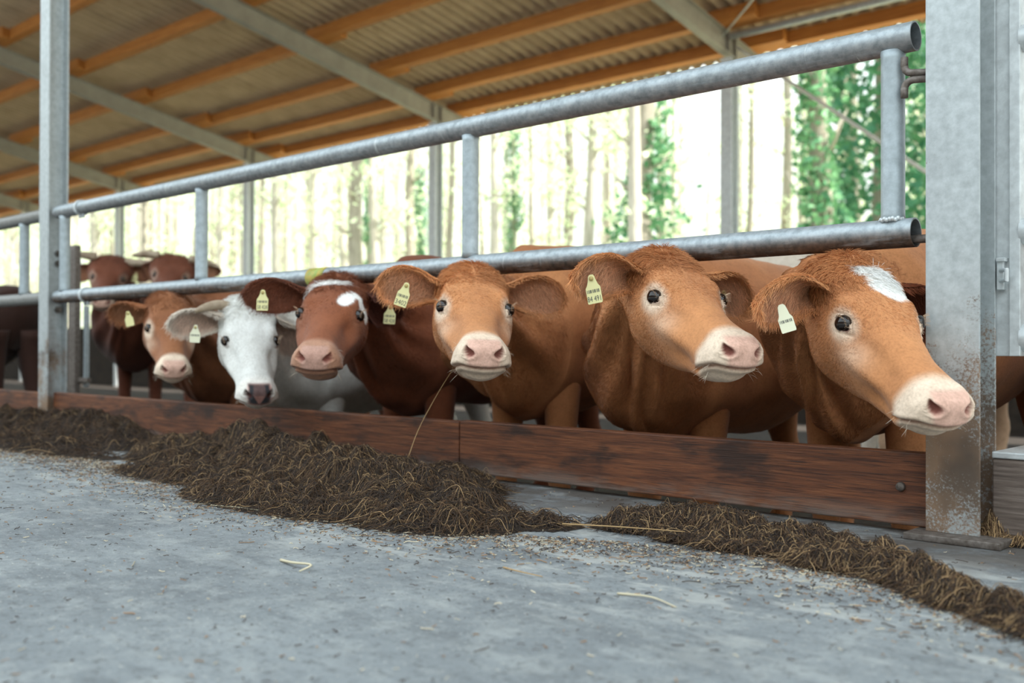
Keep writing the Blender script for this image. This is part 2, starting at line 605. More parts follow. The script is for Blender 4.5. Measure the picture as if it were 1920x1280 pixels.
ROWS = [8.16, 7.50, 6.66, 5.58, 4.46, 3.34, 2.22, 1.10, -.02]
ordn = ['eave row', 'second row from the eave', 'third row from the eave', 'fourth row from the eave', 'fifth row from the eave', 'sixth row from the eave', 'seventh row from the eave', 'eighth row from the eave', 'ninth row from the eave', 'row nearest the feed alley']
bayn = ['at the right of the nearest rear post', 'in the bay right of the middle rafter', 'in the bay left of the middle rafter', 'in the bay behind the left post', 'in the bay at the left edge', 'in the farther bay at the left', 'in the farthest bay at the left', 'in the last bay at the left', 'in the end bay']
EX = [4.2] + PX
PW, PH = .10, .15
for r, y in enumerate(ROWS):
    for b in range(len(EX) - 1):
        xa, xb = EX[b], EX[b + 1]          # right and left frame of the bay
        xr = xa + .50 if b else xa
        xl = xb - .12
        v, f = box(xl, xr, -PW/2, PW/2, 0, PH)
        t = (v[:, 0] - xl) / (xr - xl)
        v[:, 1] += y + (.052 if b % 2 else -.052)       # purlins lap side by side over the rafters
        v[:, 2] += raf_top(y) + M_ROOF * (y - v[:, 1]) + .001
        o = obj('timber_purlin', (v, f), MT['purlin'], smooth=False, bevel=.004)
        tag(o, 'orange purlin, %s, %s' % (ordn[r], bayn[b]), 'purlin', 'timber purlins under the roof')

# corrugated sheets: waves along the fence, running down the slope
xs = np.arange(-40, 4.6, .01875)
wv = .036 * np.cos(xs / .18 * 2 * np.pi)
yl = [Y0 - .12, 2.5, 5.5, 8.62]
V = []
for dz in (0, .007):
    for y in yl:
        V.append(np.stack([xs, np.full_like(xs, y), raf_top(y) + PH + .027 + dz + wv], -1))
V = np.concatenate(V)
n = len(xs)
F = []
for layer in (0, 1):
    for a in range(3):
        o_ = (layer * 4 + a) * n
        i = np.arange(n - 1)
        q = np.stack([o_ + i, o_ + i + 1, o_ + n + i + 1, o_ + n + i], -1)
        F += (q if layer else q[:, ::-1]).tolist()
for a in (0, 3):
    i = np.arange(n - 1)
    F += np.stack([a*n + i, a*n + i + 1, (4+a)*n + i + 1, (4+a)*n + i], -1).tolist()
tag(obj('roof', (V, F), MT['sheet']), kind='structure')

# bracing in the rear wall and under the roof
def rod(name, a, b, r, label, cat, mat=MT['galv_light']):
    tag(obj(name, tube([a, b], r, 12), mat), label, cat)


M = Mat('white_paint', .5); MT['white'] = M.base((.80, .80, .78)).m
rod('brace_rod', (-6.2, 7.74, 3.95), (-1.6, 7.74, .36), .020, 'thin white diagonal brace rod in front of the evergreens at the right', 'brace', MT['white'])
rod('strut_tube', (-6.2, 7.62, raf_top(7.6) - .07), (3.5, 7.62, raf_top(7.6) - .07), .04, 'pale horizontal strut tube under the eave purlins at the upper right', 'tube')
rod('brace_rod', (-6.24, 7.5, raf_bot(7.5) + .14), (-1.0, 3.4, raf_bot(3.4) + .14), .010, 'thin roof brace rod running up from the nearest rear post', 'brace')

# ------------------------------------------------------------------ gates
Z1, Z2, RO = 1.28, .773, .0383


def gate(xl, xr, stubs, label, mt, ml, ms, detail=True):
    root = empty('feed_gate', ((xl + xr) / 2, 0, 0), label, 'gate')
    rails = []
    for z, mm in ((Z1, mt), (Z2, ml)):
        rails.append(obj('rail', pipe((xl, 0, z), (xr, 0, z), RO, RO - .004, 40), mm, root, autosmooth=40))
    for x in stubs:
        r_ = .0302
        obj('upright', tube([(x, 0, Z2 + .030), (x, 0, Z2 + .05), (x, 0, Z1 - .05), (x, 0, Z1 - .030)], [r_ * 1.08, r_, r_, r_ * 1.08], 28), ms, root)
    if detail:
        # telescopic ends with clamping rings at the left
        for z, xx in ((Z1, -5.9), (Z2, -5.83)):
            v1, f1 = pipe((xx, 0, z), (xx + .018, 0, z), RO + .008, RO, 32)
            obj('collar', (v1, f1), MT['galv_light'], root)
            [obj('clamp_screw', tube([(xx + dx_, -.008, z - RO - .0005), (xx + dx_, -.008, z - RO - .022)], .0095, 6), MT['galv'], root, smooth=False) for dx_ in (.009, .05)]
    return root


STUBS = [-1.115, -2.69, -4.566, -6.11]
g1 = gate(-6.20, -1.055, STUBS, 'two-rail galvanised gate of thick pipes above the row of cow heads', MT['rail_top'], MT['rail_low'], MT['galv'])
# bent hinge hook welded to the end upright, and the pin in the lower rail
c = np.array([-1.074, -.030, 1.170])
hk = []
for sgn in (1, -1):
    pts = [c + np.array([0, .004, sgn * .052]), c + np.array([0, .003, sgn * .030])]
    for a in np.linspace(0, math.pi / 2, 8):
        pts.append(c + np.array([.022 * (1 - math.cos(a)), .004, sgn * (.030 - .021 * math.sin(a))]))
    pts += [c + np.array([.05, .02, sgn * .008]), c + np.array([.10, .030, sgn * .008])]
    hk.append(tube(pts, .0095, 12))
obj('hinge_hook', join(*hk), MT['dark_steel'], g1)
obj('hinge_pin', tube([(-1.12, 0, Z2 - .018), (-.95, .0, Z2 - .018)], .011, 14), MT['dark_steel'], g1)
obj('weld', join(*[sphere((-1.115 + .03 * math.cos(a), -.03 * math.sin(a) - .002, Z2 + .037 + random.uniform(-.003, .003)), .006, 8, 6) for a in np.linspace(.2, 2.9, 12)]), MT['galv_light'], g1)

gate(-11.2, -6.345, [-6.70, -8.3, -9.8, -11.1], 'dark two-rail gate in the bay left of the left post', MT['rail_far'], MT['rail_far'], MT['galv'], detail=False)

# right bay: gate hung on an upright channel behind the right post
root = empty('feed_gate', (1.6, .08, 0), 'pale pipe gate at the right edge, hung on a steel channel beside the right post', 'gate')
ch = join(box(-.900, -.848, .071, .078, .455, 2.9), box(-.848, -.822, .062, .128, .455, 2.9))
obj('channel', ch, MT['galv_light'], root, smooth=False, bevel=.002)
for z in (1.245, .765, .44 + .06):
    obj('rail', pipe((-.825, .09, z), (4.0, .09, z), .034, .030, 28), MT['galv_light'], root, autosmooth=40)
obj('latch', join(box(-.874, -.858, .052, .072, .62, .70), tube([(-.865, .055, .668), (-.845, .035, .668), (-.845, .035, .642), (-.865, .055, .642)], .006, 10), box(-.874, -.852, .046, .072, .69, .699)), MT['galv_light'], root, smooth=False, bevel=.002)

# feed boards at the foot of the fence
ZB = .208
root = empty('feed_board', (-2.0, .0, 0), 'reddish-brown stained wooden feed board under the cows, right length up to the right post', 'board')
obj('plank', box(-2.72, -1.012, -.022, .024, .0195, ZB), MT['board'], root, smooth=False, bevel=.005)
obj('bolt_head', tube([(-1.085, -.0215, .118), (-1.085, -.032, .118)], [.013, .010], 14), MT['dark_steel'], root)
root = empty('feed_board', (-4.4, .0, 0), 'darker wooden feed board behind the silage heap, left length to the left post', 'board')
obj('plank', box(-6.215, -2.728, -.018, .026, .0195, ZB - .004), MT['board'], root, smooth=False, bevel=.005)
obj('cleat', box(-2.80, -2.66, .026, .06, .01, ZB - .01), MT['board_grey'], root, smooth=False)
tag(obj('feed_board', box(-11.2, -6.35, -.022, .024, .0195, ZB - .01), MT['board'], smooth=False, bevel=.005), 'dark feed board left of the left post', 'board')
root = empty('feed_board', (1.6, .0, 0), 'weathered grey wooden board with a pale ledge at the right edge', 'board')
obj('plank', box(-.868, 4.0, .0, .05, .02, .205), MT['board_grey'], root, smooth=False, bevel=.004)
obj('ledge', box(-.868, 4.0, -.004, .42, .206, .222), MT['galv_light'], root, smooth=False, bevel=.003)
# divider seen behind the left post
root = empty('divider_post', (-7.1, .5, BF), 'brown upright of a pen divider just right of the left post', 'post')
obj('upright', box(-7.16, -7.05, .48, .52, BF, 1.18), MT['dark_steel'], root, smooth=False, bevel=.004)
obj('guide_bar', box(-7.03, -7.00, .53, .56, .2, .76), MT['galv'], root, smooth=False, bevel=.003)
obj('cross_bar', box(-7.16, -6.9, .50, .53, .235, .265), MT['dark_steel'], root, smooth=False, bevel=.003)
tag(obj('tag_band', pipe((-3.655, 0, Z2), (-3.535, 0, Z2), RO + .0025, RO + .0004, 32), MT['band']), 'yellow plastic tag tape wrapped on the lower rail above the patched cow', 'band')  # a plastic tag, drawn as a thin band round the lower rail

# ------------------------------------------------------------------ cattle
HY = np.array([-.09, -.047, 0, .06, .12, .178, .24, .30, .36, .405, .44, .47, .492, .504, .509])
#            zt     zb     w.93  w.75  w.5   w.25  w.07
HT = np.array([
    [.006, -.200, .060, .098, .108, .086, .045],
    [.034, -.216, .058, .102, .112, .088, .048],
    [.034, -.236, .072, .110, .114, .090, .050],
    [.026, -.250, .084, .116, .119, .094, .052],
    [.014, -.264, .084, .119, .127, .104, .056],
    [.002, -.256, .078, .117, .121, .097, .053],
    [-.010, -.240, .062, .097, .107, .084, .048],
    [-.018, -.218, .049, .077, .090, .073, .046],
    [-.023, -.202, .042, .065, .079, .066, .045],
    [-.025, -.192, .044, .065, .078, .066, .046],
    [-.027, -.184, .048, .072, .082, .067, .045],
    [-.030, -.174, .051, .077, .085, .065, .041],
    [-.034, -.160, .050, .074, .079, .058, .037],
    [-.041, -.145, .042, .062, .066, .049, .031],
    [-.052, -.130, .030, .045, .047, .036, .022]])
HF = np.array([.93, .75, .5, .25, .07])


def smooth_interp(x, xp, fp):
    """Catmull-Rom through unevenly spaced stations, column by column"""
    fp = np.asarray(fp, float)
    d = np.gradient(fp, xp, axis=0)
    i = np.clip(np.searchsorted(xp, x, side='right') - 1, 0, len(xp) - 2)
    h = (xp[i + 1] - xp[i])
    t = (x - xp[i]) / h
    t, h = t[:, None], h[:, None]
    return ((2*t**3 - 3*t**2 + 1) * fp[i] + (t**3 - 2*t**2 + t) * h * d[i] + (-2*t**3 + 3*t**2) * fp[i + 1] + (t**3 - t**2) * h * d[i + 1])


def rings(par, M):
    """section parameters (N,7) -> points (N,M,2) as lateral, up"""
    zt, zb, w = par[:, 0], par[:, 1], par[:, 2:]
    z = zb[:, None] + (zt - zb)[:, None] * HF
    R = np.stack([w, z], -1)
    top = np.stack([zt * 0, zt], -1)[:, None]
    bot = np.stack([zt * 0, zb], -1)[:, None]
    L = R[:, ::-1].copy(); L[..., 0] *= -1
    C = np.concatenate([top, R, bot, L], 1)
    K = C.shape[1]
    u = np.arange(M) / M * K
    i = np.floor(u).astype(int); t = (u - i)[None, :, None]
    p = [C[:, (i + k) % K] for k in (-1, 0, 1, 2)]
    return .5 * (2*p[1] + (p[2]-p[0])*t + (2*p[0]-5*p[1]+4*p[2]-p[3])*t**2 + (3*p[1]-p[0]-3*p[2]+p[3])*t**3)


def gnormals(P):
    du = np.roll(P, -1, 1) - np.roll(P, 1, 1)
    dv = np.gradient(P, axis=0)
    n = np.cross(dv, du)
    return n / (np.linalg.norm(n, axis=-1, keepdims=True) + 1e-12)


EYE = np.array([.1165, .178, -.042])
EN = np.array([.86, .40, .30]); EN /= np.linalg.norm(EN)
EA = np.array([-.35, .93, -.30]); EA -= EN * (EA @ EN); EA /= np.linalg.norm(EA)
EB = np.cross(EA, EN); EB = EB if EB[2] > 0 else -EB


def eye_d(P):
    q = P * np.array([1, 1, 1.0]); q = np.abs(q[..., 0:1]) * np.array([1, 0, 0]) + q * np.array([0, 1, 1])
    v = q - EYE
    a, b, n = v @ EA, v @ EB, v @ EN
    aa = np.clip(1 - .30 * (a / .024) ** 2, .45, 1)
    return np.sqrt((a / .0235) ** 2 + (b / (.0132 * aa)) ** 2) + 8 * np.clip(np.abs(n) - .04, 0, 1) * 40, a, b


def nostril_d(P):
    q = np.abs(P[..., 0:1]) * np.array([1, 0, 0]) + P * np.array([0, 1, 1])
    v = q - np.array([.0375, .500, -.060])
    ax = np.array([.66, -.60, .46]); ax /= np.linalg.norm(ax)     # from the low inner end to the outer tail
    n = np.array([.58, .78, .12]); n -= ax * (n @ ax); n /= np.linalg.norm(n)
    b = np.cross(n, ax)
    a, c = v @ ax, v @ b
    c = c + .25 * (a ** 2) / .02
    rb = .0138 * np.clip(1 - .35 * a / .022, .5, 1.3)
    return np.sqrt((a / .024) ** 2 + (c / rb) ** 2) + 1000 * np.clip(np.abs(v @ n) - .035, 0, 1), n


def mouth_z(y): return -.104 - np.clip(.505 - y, 0, .2) * .60


def head_shape(P, seed):
    """lids, brow, cheek, nostrils, lips on the head rings (head frame)"""
    N = gnormals(P)
    x, y, z = P[..., 0], P[..., 1], P[..., 2]
    ax = np.abs(x)

    def g(c, r):
        v = (np.stack([ax, y, z], -1) - np.array(c)) / np.array(r)
        return np.exp(-(v ** 2).sum(-1))
    d = .016 * g((.098, .160, -.004), (.03, .045, .022))         # brow
    d += .011 * g((.10, .09, -.17), (.05, .07, .07))             # cheek muscle
    d -= .011 * g((.085, .27, -.055), (.03, .06, .025))          # hollow below the eye
    d += .011 * g((.085, .27, -.110), (.03, .09, .020))          # facial crest
    d -= .010 * g((.07, .35, -.155), (.03, .045, .024))
    d -= .007 * g((.085, .19, -.175), (.03, .03, .05))
    d -= .006 * g((.02, .10, .03), (.022, .06, .03)) * .5
    d += .006 * g((.042, .468, -.036), (.020, .025, .018))       # wings of the nostrils
    d += .005 * g((.068, .45, -.120), (.03, .035, .02))          # full upper lip
    d -= .004 * g((.0, .51, -.06), (.010, .03, .03))
    d -= .008 * g((.118, .06, -.03), (.02, .035, .03))           # temple before the ear
    d += .0030 * vnoise(P + seed, 14)
    P = P + N * d[..., None]
    # chin set back below the mouth line
    mz = mouth_z(P[..., 1])
    below = sst(.0, .03, mz - P[..., 2]) * sst(.42, .48, P[..., 1])
    P = P - below[..., None] * np.array([0, .020, 0])
    N = gnormals(P)
    mz = mouth_z(P[..., 1] + .020 * below)
    dz = P[..., 2] - mz
    gate = sst(.40, .425, P[..., 1] + .02 * below)
    P = P + N * (gate * (-.013 * np.exp(-(dz / .0050) ** 2) + .004 * np.exp(-((dz - .014) / .010) ** 2) + .003 * np.exp(-((dz + .016) / .011) ** 2)))[..., None]
    # eye opening with lids
    # (the lids sit on the skin, so measure from where the skin is)
    e, a, b = eye_d(P)
    N = gnormals(P)
    fold = .0016 * np.cos((e - 1.3) * 7.5) * sst(1.15, 1.4, e) * sst(3.4, 2.2, e) * sst(-.004, .006, b)
    P = P + N * (-.020 * sst(1.08, .80, e) + .0045 * np.exp(-((e - 1.2) / .2) ** 2) - .003 * np.exp(-((e - 1.75) / .25) ** 2) + fold)[..., None]
    # nostrils
    nd, nn = nostril_d(P)
    s = np.sign(P[..., 0:1]); nn3 = nn * np.array([1, 1, 1]); nv = np.concatenate([s * nn[0], np.full_like(s, nn[1]), np.full_like(s, nn[2])], -1)
    P = P - nv * (.020 * sst(1.0, .35, nd))[..., None] + nv * (.0028 * np.exp(-((nd - 1.25) / .22) ** 2))[..., None]
    return P


def rotm(yaw, pitch, roll):
    return np.array((Matrix.Rotation(yaw, 3, 'Z') @ Matrix.Rotation(pitch, 3, 'X') @ Matrix.Rotation(roll, 3, 'Y')))


def leg_geo(x, y, ztop, zf, rear):
    if rear:
        pts = [(x, y, ztop), (x, y - .03, ztop - .18), (x, y + .03, zf + .46), (x, y + .07, zf + .36), (x, y + .05, zf + .20), (x, y + .03, zf + .11), (x, y, zf + .07), (x, y - .02, zf + .004)]
        rad = [.12, .105, .062, .055, .037, .042, .05, .058]
    else:
        pts = [(x, y, ztop), (x, y + .01, ztop - .16), (x, y, zf + .40), (x, y - .005, zf + .33), (x, y, zf + .20), (x, y, zf + .11), (x, y - .015, zf + .07), (x, y - .03, zf + .004)]
        rad = [.10, .085, .056, .054, .036, .042, .05, .058]
    t = np.linspace(0, len(pts) - 1, 22)
    k = np.arange(len(pts), dtype=float)
    return tube(smooth_interp(t, k, np.array(pts)), smooth_interp(t, k, np.array(rad)[:, None])[:, 0], 20)


ORANGE, DEEP, CREAM = (.58, .255, .100), (.31, .112, .044), (.76, .60, .46)


def ear_grid(root, tip, face, W, droop, nu=26, nv=18, curl=1.0):
    """leaf-shaped cupped ear as closed rings (head frame); v runs round front then back"""
    ax = tip - root; L = np.linalg.norm(ax); ax = ax / L
    nrm = face - ax * (face @ ax); nrm /= np.linalg.norm(nrm)
    wd = np.cross(nrm, ax)
    if wd[2] < 0: wd = -wd
    u = np.linspace(0, 1, nu)
    ws = W * smooth_interp(u, np.array([0, .15, .35, .58, .8, .93, 1.0]), np.array([.50, .62, .88, 1.0, .84, .52, .10])[:, None])[:, 0]
    cup = W * smooth_interp(u, np.array([0, .25, .6, 1.0]), np.array([1.05, .75, .42, .10])[:, None])[:, 0] * curl
    vv = np.linspace(-1, 1, nv)
    sag = droop * L * u ** 2
    out = []
    for i in range(nu):
        c = root + ax * L * u[i] - np.array([0, 0, 1]) * sag[i]
        f = c + wd * (ws[i] * np.sin(vv * 1.45) / np.sin(1.45))[:, None] + nrm * (cup[i] * (vv ** 2 - .5))[:, None]
        th = (.010 * (1 - vv ** 2) + .0045) * (.4 + .6 * min(1, ws[i] / (.5 * W)))
        b = f - nrm * th[:, None] - 0 * wd
        b = b[::-1]
        out.append(np.concatenate([f, b]))
    return np.array(out), nrm, wd


def grid_faces(nr, M, off=0, cap0=True, cap1=True):
    i, j = np.meshgrid(np.arange(nr - 1), np.arange(M), indexing='ij')
    j2 = (j + 1) % M
    q = np.stack([off + i*M + j, off + (i+1)*M + j, off + (i+1)*M + j2, off + i*M + j2], -1).reshape(-1, 4).tolist()
    if cap0: q.append(list(range(off, off + M)))
    if cap1: q.append(list(range(off + (nr-1)*M, off + nr*M))[::-1])
    return q


def sample_grid(P, C, n, weight, lmask=None):
    """random surface samples on a ring grid: position, normal, colour, ring and column"""
    N = gnormals(P)
    A = np.linalg.norm(np.cross(np.roll(P, -1, 1)[:-1] - P[:-1], P[1:] - P[:-1]), axis=-1) * weight[:-1]
    p = A.ravel() / A.sum()
    k = rng.choice(len(p), n, p=p)
    i, j = np.divmod(k, P.shape[1])
    a, b = rng.random((n, 1)), rng.random((n, 1))
    j2 = (j + 1) % P.shape[1]

    def lerp(X): return (X[i, j] * (1-a) + X[i, j2] * a) * (1-b) + (X[i+1, j] * (1-a) + X[i+1, j2] * a) * b
    q, nn, c = lerp(P), lerp(N), lerp(C)
    nn /= np.linalg.norm(nn, axis=1, keepdims=True)
    return q, nn, c, i, j


def strands(q, n, flow, length, lift, curl, K=4, jit=.25):
    N = len(q)
    f = flow + jit * rng.normal(size=(N, 3))
    f -= n * (f * n).sum(1, keepdims=True)
    f /= np.linalg.norm(f, axis=1, keepdims=True) + 1e-9
    P = np.empty((N, K, 3))
    P[:, 0] = q
    d = n * lift[:, None] + f
    d /= np.linalg.norm(d, axis=1, keepdims=True)
    for k in range(1, K):
        P[:, k] = P[:, k-1] + d * (length / (K-1))[:, None]
        d = d + f * .35 - n * curl + np.array([0, 0, -.06])
        d /= np.linalg.norm(d, axis=1, keepdims=True)
    return P


def txt_mesh(body, size):
    cu_ = bpy.data.curves.new('print', 'FONT')
    cu_.body = body
    cu_.size = size
    cu_.align_x = 'CENTER'
    cu_.extrude = .0003
    cu_.resolution_u = 2
    o = bpy.data.objects.new('print', cu_)
    COL.objects.link(o)
    bpy.context.view_layer.update()
    me = bpy.data.meshes.new_from_object(o.evaluated_get(bpy.context.evaluated_depsgraph_get()))
    bpy.data.objects.remove(o, do_unlink=True)
    v = np.array([p.co[:] for p in me.vertices])
    f = [list(p.vertices) for p in me.polygons]
    bpy.data.meshes.remove(me)
    return v, f


def ear_tag(root, pos, normal, roll, w, h, text, mat, bars=False, pin=True):
    """flag-shaped plastic ear tag, top neck and pin, printed number"""
    n = np.array(normal, float); n /= np.linalg.norm(n)
    up = np.array([0, 0, 1.0]); up -= n * (up @ n); up /= np.linalg.norm(up)
    rt = np.cross(up, n)
    up, rt = up * math.cos(roll) + rt * math.sin(roll), rt * math.cos(roll) - up * math.sin(roll)
    hw = w / 2
    out = [(-hw * .94, -h), (hw * .94, -h), (hw, -h + .004), (hw, -.006), (hw * .72, .003), (.011, .016), (.009, .026), (.005, .031), (-.005, .031), (-.009, .026), (-.011, .016), (-hw * .72, .003), (-hw, -.006), (-hw, -h + .004)]
    k = len(out)
    p = np.array(pos, float)
    V = [p + rt * a + up * (b + h / 2) + n * (t + .10 * (b + h/2) * 0) for t in (-.0011, .0011) for a, b in out]
    F = [list(range(k))[::-1], list(range(k, 2*k))] + [[i, (i+1) % k, k + (i+1) % k, k + i] for i in range(k)]
    t = obj('ear_tag', (np.array(V), F), mat, root, smooth=False)
    def place(v, ox, oy): return p + rt * (v[:, 0:1] + ox) + up * (v[:, 1:2] + oy + h / 2) + n * (v[:, 2:3] + .0013)
    if text:
        v, f = txt_mesh(text, h * .44)
        if np.ptp(v[:, 0]) > w * .9: v[:, 0] *= w * .9 / np.ptp(v[:, 0])
        sub = obj('printed_number', (place(v, 0, -h + .006), f), MT['ink'], t, smooth=False)
    if text or bars:
        bars_ = []
        for i in range(9):
            x = (-.42 + .84 * i / 9) * w
            bars_.append(box(x, x + w * (.03 + .04 * ((i * 7) % 3) / 2), -h * .40, -h * .22, 0, .0004))
        v, f = join(*bars_)
        obj('printed_bars', (place(v, 0, 0), f), MT['ink'], t, smooth=False)
    if pin:
        c = p + up * (.020 + h / 2)
        obj('pin', tube([c - n * .004, c + n * .005, c + n * .0065], [.0062, .0062, .003], 14), MT['pin'], t)
    return t


def cow(label, pose, shoulder, bdir=(0, 1, 0), M=128, coat=ORANGE, deep=DEEP, zf=BF, zs=.64, ears=None, horns=None, tags=(), patches=None, hairs=0, white=0., nose=(.66, .41, .32), black_nose=False, muzzle=CREAM, eyering=1.0, scale_b=1.0, seed=0, earW=.068, earcol=None, face=None, muzz_edge=.425, broad=0.):
    px, py, pz, yaw, pitch, roll, s = pose
    o = np.array([px, py, pz]); R = rotm(yaw, pitch, roll)
    toW = lambda X: o + s * (X @ R.T)
    bd = np.array(bdir, float); bd /= np.linalg.norm(bd)
    S1 = np.array([shoulder[0], shoulder[1], zs])
    fine = M >= 200
    # --- head rings
    ys = np.concatenate([np.linspace(.5088, .404, 44 if fine else 26), np.linspace(.40, .222, 42 if fine else 22), np.linspace(.218, .136, 30 if fine else 16), np.linspace(.13, -.09, 40 if fine else 22)])
    par = smooth_interp(ys[::-1], HY, HT)[::-1]
    sec = rings(par, M)
    H = np.stack([sec[..., 0], np.broadcast_to(ys[:, None], sec.shape[:2]), sec[..., 1]], -1)
    # rounded front plate of the muzzle
    c0 = H[0].mean(0)
    cap = []
    for k in np.linspace(0, 1, 12 if fine else 7)[:-1]:
        q = c0 + (H[0] - c0) * k
        q[:, 1] = .5088 + .004 * (1 - k ** 2)
        cap.append(q)
    cap[0] = c0 + (H[0] - c0) * .02; cap[0][:, 1] = .5128
    H = np.concatenate([np.array(cap), H])
    H[..., 1] += (.015 * (1 - (H[..., 0] / .066) ** 2) + .006 * np.exp(-((H[..., 2] + .075) / .03) ** 2)) * sst(.452, .508, H[..., 1])
    bw = broad * sst(.20, .06, H[..., 1]) * sst(-.16, -.05, H[..., 2])       # broad forehead of the horned animals
    H[..., 0] *= 1 + bw
    H[..., 2] += .12 * bw * np.clip(np.abs(H[..., 0]) - .02, 0, .1)
    H = head_shape(H, seed)
    nh = len(H)
    # --- neck and trunk
    P0 = o + s * (R @ np.array([0, -.09, -.097]))
    Fh = R[:, 1]; Uh = R[:, 2]
    dist = np.linalg.norm(S1 - P0)
    T0 = -Fh * .75 + bd * .35; T0[2] = min(T0[2], .12); T0 = T0 / np.linalg.norm(T0) * dist * .9
    T1 = bd * dist * 1.0
    nn = 46 if fine else 30
    t = np.linspace(0, 1, nn + 1)[1:]
    tt = t[:, None]
    C = (2*tt**3 - 3*tt**2 + 1) * P0 + (tt**3 - 2*tt**2 + tt) * T0 + (-2*tt**3 + 3*tt**2) * S1 + (tt**3 - tt**2) * T1
    T = (6*tt**2 - 6*tt) * P0 + (3*tt**2 - 4*tt + 1) * T0 + (-6*tt**2 + 6*tt) * S1 + (3*tt**2 - 2*tt) * T1
    T /= np.linalg.norm(T, axis=1, keepdims=True)
    k0 = sst(0, .42, t)[:, None]
    Fd = -T * k0 + Fh * (1 - k0); Fd /= np.linalg.norm(Fd, axis=1, keepdims=True)
    k1 = sst(0, .8, t)[:, None]
    U = Uh * (1 - k1) + np.array([0, 0, 1.0]) * k1
    U -= Fd * (U * Fd).sum(1, keepdims=True); U /= np.linalg.norm(U, axis=1, keepdims=True)
    X = np.cross(Fd, U)
    NT = np.array([0, .14, .32, .55, .8, 1.0])
    NP = np.array([[.103, -.103, .060, .098, .108, .086, .045], [.104, -.112, .056, .094, .110, .092, .048], [.106, -.17, .050, .098, .124, .112, .050],
                   [.115, -.29, .056, .125, .168, .140, .055], [.17, -.42, .066, .172, .230, .200, .075], [.25, -.48, .10, .225, .275, .245, .10]])
    NP[:, :] *= np.array([s, s, s, s, 1, 1])[:, None]
    NP[4:] *= scale_b
    npar = smooth_interp(t, NT, NP)
    bt = np.linspace(0, 1, 30)[1:]
    BTt = np.array([0, .2, .55, .82, .94, .99, 1.0])
    BP = np.array([[.25, -.48, .10, .225, .275, .245, .10], [.265, -.45, .13, .245, .305, .28, .13], [.26, -.42, .15, .27, .335, .31, .16],
                   [.25, -.33, .14, .25, .29, .23, .12], [.22, -.24, .12, .20, .23, .18, .09], [.12, -.16, .07, .12, .14, .11, .05], [.02, -.02, .01, .015, .02, .015, .01]]) * scale_b
    bpar = smooth_interp(bt, BTt, BP)
    Bl = 1.18 * scale_b
    Cb = S1 + bd * (bt * Bl)[:, None]
    Ub = np.broadcast_to(np.array([0, 0, 1.0]), Cb.shape); Xb = np.broadcast_to(np.cross(-bd, [0, 0, 1.0]), Cb.shape)
    C = np.concatenate([C, Cb]); U = np.concatenate([U, Ub]); X = np.concatenate([X, Xb])
    sec = rings(np.concatenate([npar, bpar]), M)
    B = C[:, None] + X[:, None] * sec[..., 0:1] + U[:, None] * sec[..., 1:2]
    # folds of skin along the neck and muscle forms
    NB = gnormals(B)
    ph = np.arange(M) / M * 2 * np.pi
    tn = np.concatenate([t, 1 + bt])[:, None]
    fold = .018 * np.exp(-((tn - .55) / .30) ** 2) * (np.sin(ph * 11 + 3.2 * tn + 2.5 * vnoise(B, 3.0) + seed) * .7 + np.sin(ph * 5 - 3 * tn + seed * 2)) * sst(.05, .25, tn)
    fold = fold + .020 * vnoise(B, 5.0) * sst(.05, .3, tn) + .004 * vnoise(B, 17.0) * sst(0, .2, tn)
    sh = np.exp(-((tn - 1.05) / .12) ** 2) * np.exp(-((np.abs(np.cos(ph))[None] - .25) / .35) ** 2) * .022
    B = B + NB * fold[..., None]
    G = np.concatenate([toW(H), B])
    # the neck dips under the lower rail
    lim = Z2 - RO - .012 + 1.5 * np.clip(np.abs(G[..., 1]) - .045, 0, 9)
    ex = np.clip(G[..., 2] - lim, 0, None)
    G[..., 2] -= ex * np.where(G[..., 1] < .6, 1, 0)
    # --- colours of the coat (head frame for the head, plain but shade-darkened on the trunk)
    cA, cD, cM = np.array(coat), np.array(deep), np.array(muzzle)
    W3 = np.concatenate([H, np.einsum('ijk,kl->ijl', (B - o) / s, R)])
    var = vnoise(W3 + seed * 3.1, 5) * .5 + vnoise(W3 + seed, 13) * .3
    trunk_shade = np.zeros(len(G)); trunk_shade[nh:] = np.concatenate([sst(.08, .4, t), np.ones(len(bt))]) * .38      # shade on neck and trunk put into the coat colour
    base = cA + (cD - cA) * np.clip(.22 + .5 * var + trunk_shade[:, None], 0, 1)[..., None]
    if face is not None: base = face(W3, base, var)
    xx, yy, zz = W3[..., 0], W3[..., 1], W3[..., 2]
    hd = np.zeros(len(G), bool); hd[:nh] = True
    hm = hd[:, None].astype(float)
    e, ea, eb = eye_d(W3)
    ev = np.stack([np.abs(xx), yy, zz], -1) - EYE
    er = np.sqrt((ev @ EA / .064) ** 2 + ((ev @ EB + .004) / .050) ** 2 + (ev @ EN / .06) ** 2)
    base = base + (cM - base) * (hm * eyering * sst(1.15, .45, er + .25 * var))[..., None]
    ck = np.exp(-(((np.abs(xx) - .09) / .05) ** 2 + ((yy - .24) / .05) ** 2 + ((zz + .10) / .035) ** 2)) * .45 * eyering
    base = base + (cM - base) * (hm * ck)[..., None]
    mu = hm * sst(muzz_edge - .020, muzz_edge + .024, yy + .014 * var - .18 * np.clip(-.10 - zz, 0, .1) + .05 * np.clip(.05 - np.abs(xx), 0, 1))
    base = base + (cM - base) * mu[..., None]
    if patches is not None:
        pk = hm * patches(W3, var)
        base = base + (np.array((.84, .83, .80)) - base) * pk[..., None]
    nd, _ = nostril_d(W3)
    mzz = mouth_z(yy)
    pad = hm * sst(.468, .490, yy + .02 * (zz + .05) + .10 * np.clip(np.abs(xx) - .03, 0, 1)) * sst(.056, .040, np.abs(xx) + .010 * var + .25 * np.clip(-.075 - zz, 0, 1)) * sst(-.108, -.100, zz)
